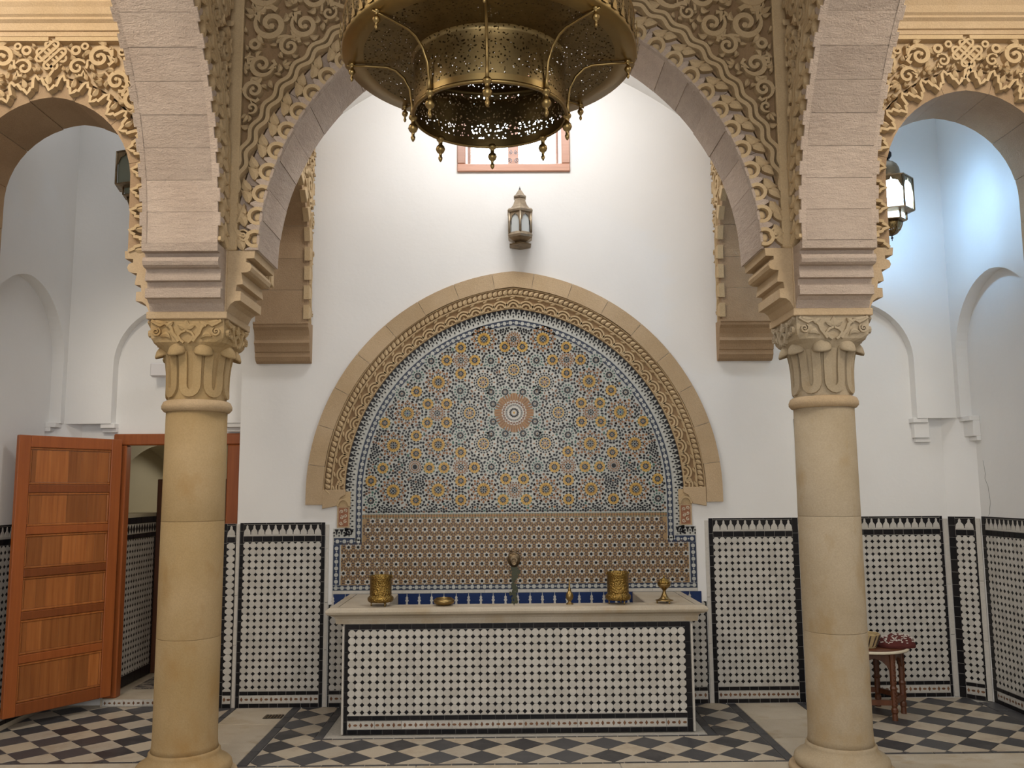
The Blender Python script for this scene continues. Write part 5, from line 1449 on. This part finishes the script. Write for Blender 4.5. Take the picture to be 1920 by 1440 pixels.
def hanging(x, y, z, label, glass, lit):
    t = thing('hanging_lantern', label, 'lantern', (x, y, z)); a0 = R(-90 + 12)
    fr = 'bronze_old'
    panes(t, .158, .165, .400, glass, fr, a0, 6, True, .012)
    mb = MB(); hexloft(mb, [(.100, .148), (.164, .160), (.164, .168), (.15, .169)], a0); mb.build('tray', fr, t)
    mb = MB(); hexloft(mb, [(.164, .398), (.166, .406), (.120, .416), (.085, .420)], a0); mb.build('shoulder', fr, t)
    panes(t, .105, .098, .150, glass if lit else 'green_glass', fr, a0, 6, False, .010)
    mb = MB(); hexloft(mb, [(.074, .086), (.108, .094), (.108, .100), (.09, .101)], a0); mb.build('lower_tray', fr, t)
    mb = MB(); mb.lathe([(.006, -.008), (.03, .002), (.055, .03), (.07, .065), (.074, .088)], 24); mb.build('bowl', 'brass_pierced', t)
    for k in range(6):
        a = a0 + k * pi / 3; mb = MB(); mb.tube([(r * cos(a), r * sin(a), zz) for r, zz in ((.008, -.008), (.033, .002), (.058, .03), (.073, .065), (.076, .09))], .004, 5); mb.build('bowl_rib', fr, t)
    mb = MB(); mb.lathe([(1e-4, -.05), (.003, -.048), (.003, -.034), (.010, -.030), (.010, -.026), (.004, -.022), (.004, -.012), (.008, -.006)], 10); mb.build('finial', 'iron', t)
    mb = MB(); mb.lathe([(.078, .416), (.080, .440), (.080, .462), (.076, .490), (.062, .520), (.040, .542), (.016, .554), (.006, .562)], 28); mb.build('dome', 'tin_antique', t)
    mb = MB(); mb.ball((0, 0, .600), .034); mb.build('ball', 'iron', t)
    mb = MB(); mb.tube([(0, 0, .556), (0, 0, .57)], .010, 6); mb.tube([(0, 0, .63), (0, 0, TOP - z)], .006, 6); mb.build('chain', 'iron', t)
    return t
hanging(2.768, 6.10, 3.425, 'lit hanging lantern of pierced metal glowing cold white in the right bay', 'lit_glass', True)
hanging(-2.700, 6.10, 3.625, 'unlit dark hanging lantern half hidden behind the left stone arch', 'green_glass', False)

# ================================================================== STOOL, BASKET, CLOTH
tx, ty, tz = 2.545, 6.43, .470; TR = .285
tb = thing('tea_table', 'low dark brown carved wooden table standing partly behind the right column', 'table', (tx, ty, 0))
mb = MB(); mb.lathe([(TR - .02, .448), (TR, .452), (TR, .462), (TR - .004, .470), (1e-4, .470)], 40); mb.build('table_top', 'stool_wood', tb)
mb = MB(); open_lathe(mb, [(TR + .001, .454), (TR + .004, .458), (TR + .003, .466), (TR - .004, .4712), (TR - .012, .4712)], 40); mb.build('bone_edge', 'bone', tb, False)
for k in range(6):
    a = R(-68 + 60 * k); r = .235; ca, sa = cos(a), sin(a)
    mb = MB()
    mb.lathe([(.020, 0), (.019, .045), (.024, .055), (.024, .075), (.017, .085), (.021, .10), (.021, .20), (.026, .215), (.019, .23), (.021, .25), (.023, .40), (.026, .448)], 8, lambda x, y, z: (x + r * ca, y + r * sa, z), smooth=False)
    lg = mb.build('leg', 'stool_wood', tb)
    mb = MB()
    for j in range(2):
        for i in range(9):
            z = (.105, .255)[j] + i * (.095, .14)[j] / 8; q = a + (-.35 if i % 2 else .35)
            mb.ball((r * ca + .020 * cos(q), r * sa + .020 * sin(q), z), .006, .006, .009, 6, 4)
    stuff(mb.build('carved_twist', 'stool_wood', lg))
    b = R(-68 + 60 * (k + 1)); p, q = Vector((r * ca, r * sa, 0)), Vector((r * cos(b), r * sin(b), 0))
    for z0, z1, nm in ((.10, .135, 'stretcher'), (.385, .448, 'apron')):
        e = (q - p).normalized(); nr = Vector((-e.y, e.x, 0)); L = (q - p).length
        Fq = lambda u, v, n, p=p, e=e, nr=nr: tuple(p + e * u + nr * n + Vector((0, 0, v)))
        pts = [(.015, z0), (L - .015, z0), (L - .015, z1), (.015, z1)] if nm == 'stretcher' else [(.015, z0 - .07), (.035, z0 - .02), (L * .3, z0 + .012), (L / 2, z0 + .03), (L * .7, z0 + .012), (L - .035, z0 - .02), (L - .015, z0 - .07), (L - .015, z1), (.015, z1)]
        mb = MB(); mb.prism(pts, -.009, .009, Fq, 0, True, True); mb.build(nm, 'stool_wood', tb)
bk = thing('woven_basket', 'small pale woven basket with dark zigzags on the wooden table by the column', 'basket', (2.515, 6.34, .472))
mb = MB()
for j in range(12):
    z = .004 + j * .0082; r = .058 + .030 * (j / 11) ** .8
    mb.tube([(r * cos(2 * pi * i / 28), r * sin(2 * pi * i / 28), z) for i in range(28)], .0048, 5, True)
stuff(mb.build('coil', 'straw', bk))
mb = MB(); mb.lathe([(1e-4, .003), (.056, .004)], 20); mb.build('bottom', 'straw', bk)
for k in range(14):
    a = 2 * pi * k / 14; mb = MB(); mb.tube([((.065 + .030 * t ** .8) * cos(a + .16 * t), (.065 + .030 * t ** .8) * sin(a + .16 * t), .012 + .078 * t) for t in [i / 5 for i in range(6)]], .0042, 5); mb.build('dark_stitch', 'straw_dark', bk)
cl = thing('folded_cloth', 'bundled dark red woven cloth with white flecks beside the basket on the table', 'cloth', (2.735, 6.37, .4725))
mb = MB(); n, m = 40, 18; P = []
def cxy(u, v): return (.135 * u * sqrt(1 - v * v / 2.2) + .006 * sin(4 * v), .115 * v * sqrt(1 - u * u / 2.2) + .005 * sin(5 * u))
def clh(u, v):
    e = max(0, 1 - abs(u) ** 4) * max(0, 1 - abs(v) ** 4)
    return (.016 + .050 * e ** .45) * (1 + .16 * sin(7 * u + 3 * v) + .10 * sin(13 * v - 5 * u)) + .012 * e * u
for j in range(m + 1):
    for i in range(n + 1):
        u, v = -1 + 2 * i / n, -1 + 2 * j / m; P.append((*cxy(u, v), clh(u, v)))
mb.add(P, [(j * (n + 1) + i, j * (n + 1) + i + 1, (j + 1) * (n + 1) + i + 1, (j + 1) * (n + 1) + i) for j in range(m) for i in range(n)], True)
b0 = [i for i in range(n + 1)] + [(n + 1) * j + n for j in range(1, m + 1)] + [(n + 1) * m + i for i in range(n - 1, -1, -1)] + [(n + 1) * j for j in range(m - 1, 0, -1)]
low = [(P[i][0] * .97, P[i][1] * .97, 0) for i in b0]
base = mb.add([P[i] for i in b0] + low, [(i, (i + 1) % len(b0), len(b0) + (i + 1) % len(b0), len(b0) + i) for i in range(len(b0))], True)
mb.build('cloth', 'rag_red', cl)
mb = MB(); rs = random.Random(12)
for k in range(210):
    u, v = rs.uniform(-.92, .92), rs.uniform(-.95, .9); z = clh(u, v); x, y = cxy(u, v); q = .0038
    a = rs.uniform(0, pi); mb.box(x - q * (1 + 1.2 * rs.random()), x + q, y - q, y + q, z - .002, z + .003)
stuff(mb.build('white_fleck', 'rag_white', cl))

# lamp inside the lit lantern
l = bpy.data.lights.new('lantern_bulb', 'POINT'); l.energy = 50; l.color = (0.34, 0.63, 1.0); l.shadow_soft_size = 0.05
o = bpy.data.objects.new('lantern_bulb', l); COL.objects.link(o); o.location = (2.768, 6.10, 3.72)

# small grate let into the pale slab near the left panel
t = thing('drain_grate', 'small dark drain grate in the pale floor slab in front of the left tiled panel', 'drain', (-1.725, 6.48, 0.0015))
mb = MB(); mb.box(-.066, .066, -.05, .05, 0, .002); mb.build('plate', 'iron', t)
for i in range(6):
    mb = MB(); mb.box(-.060 + i * .0215, -.048 + i * .0215, -.046, .046, .002, .005); mb.build('grate_bar', 'bronze_old', t)
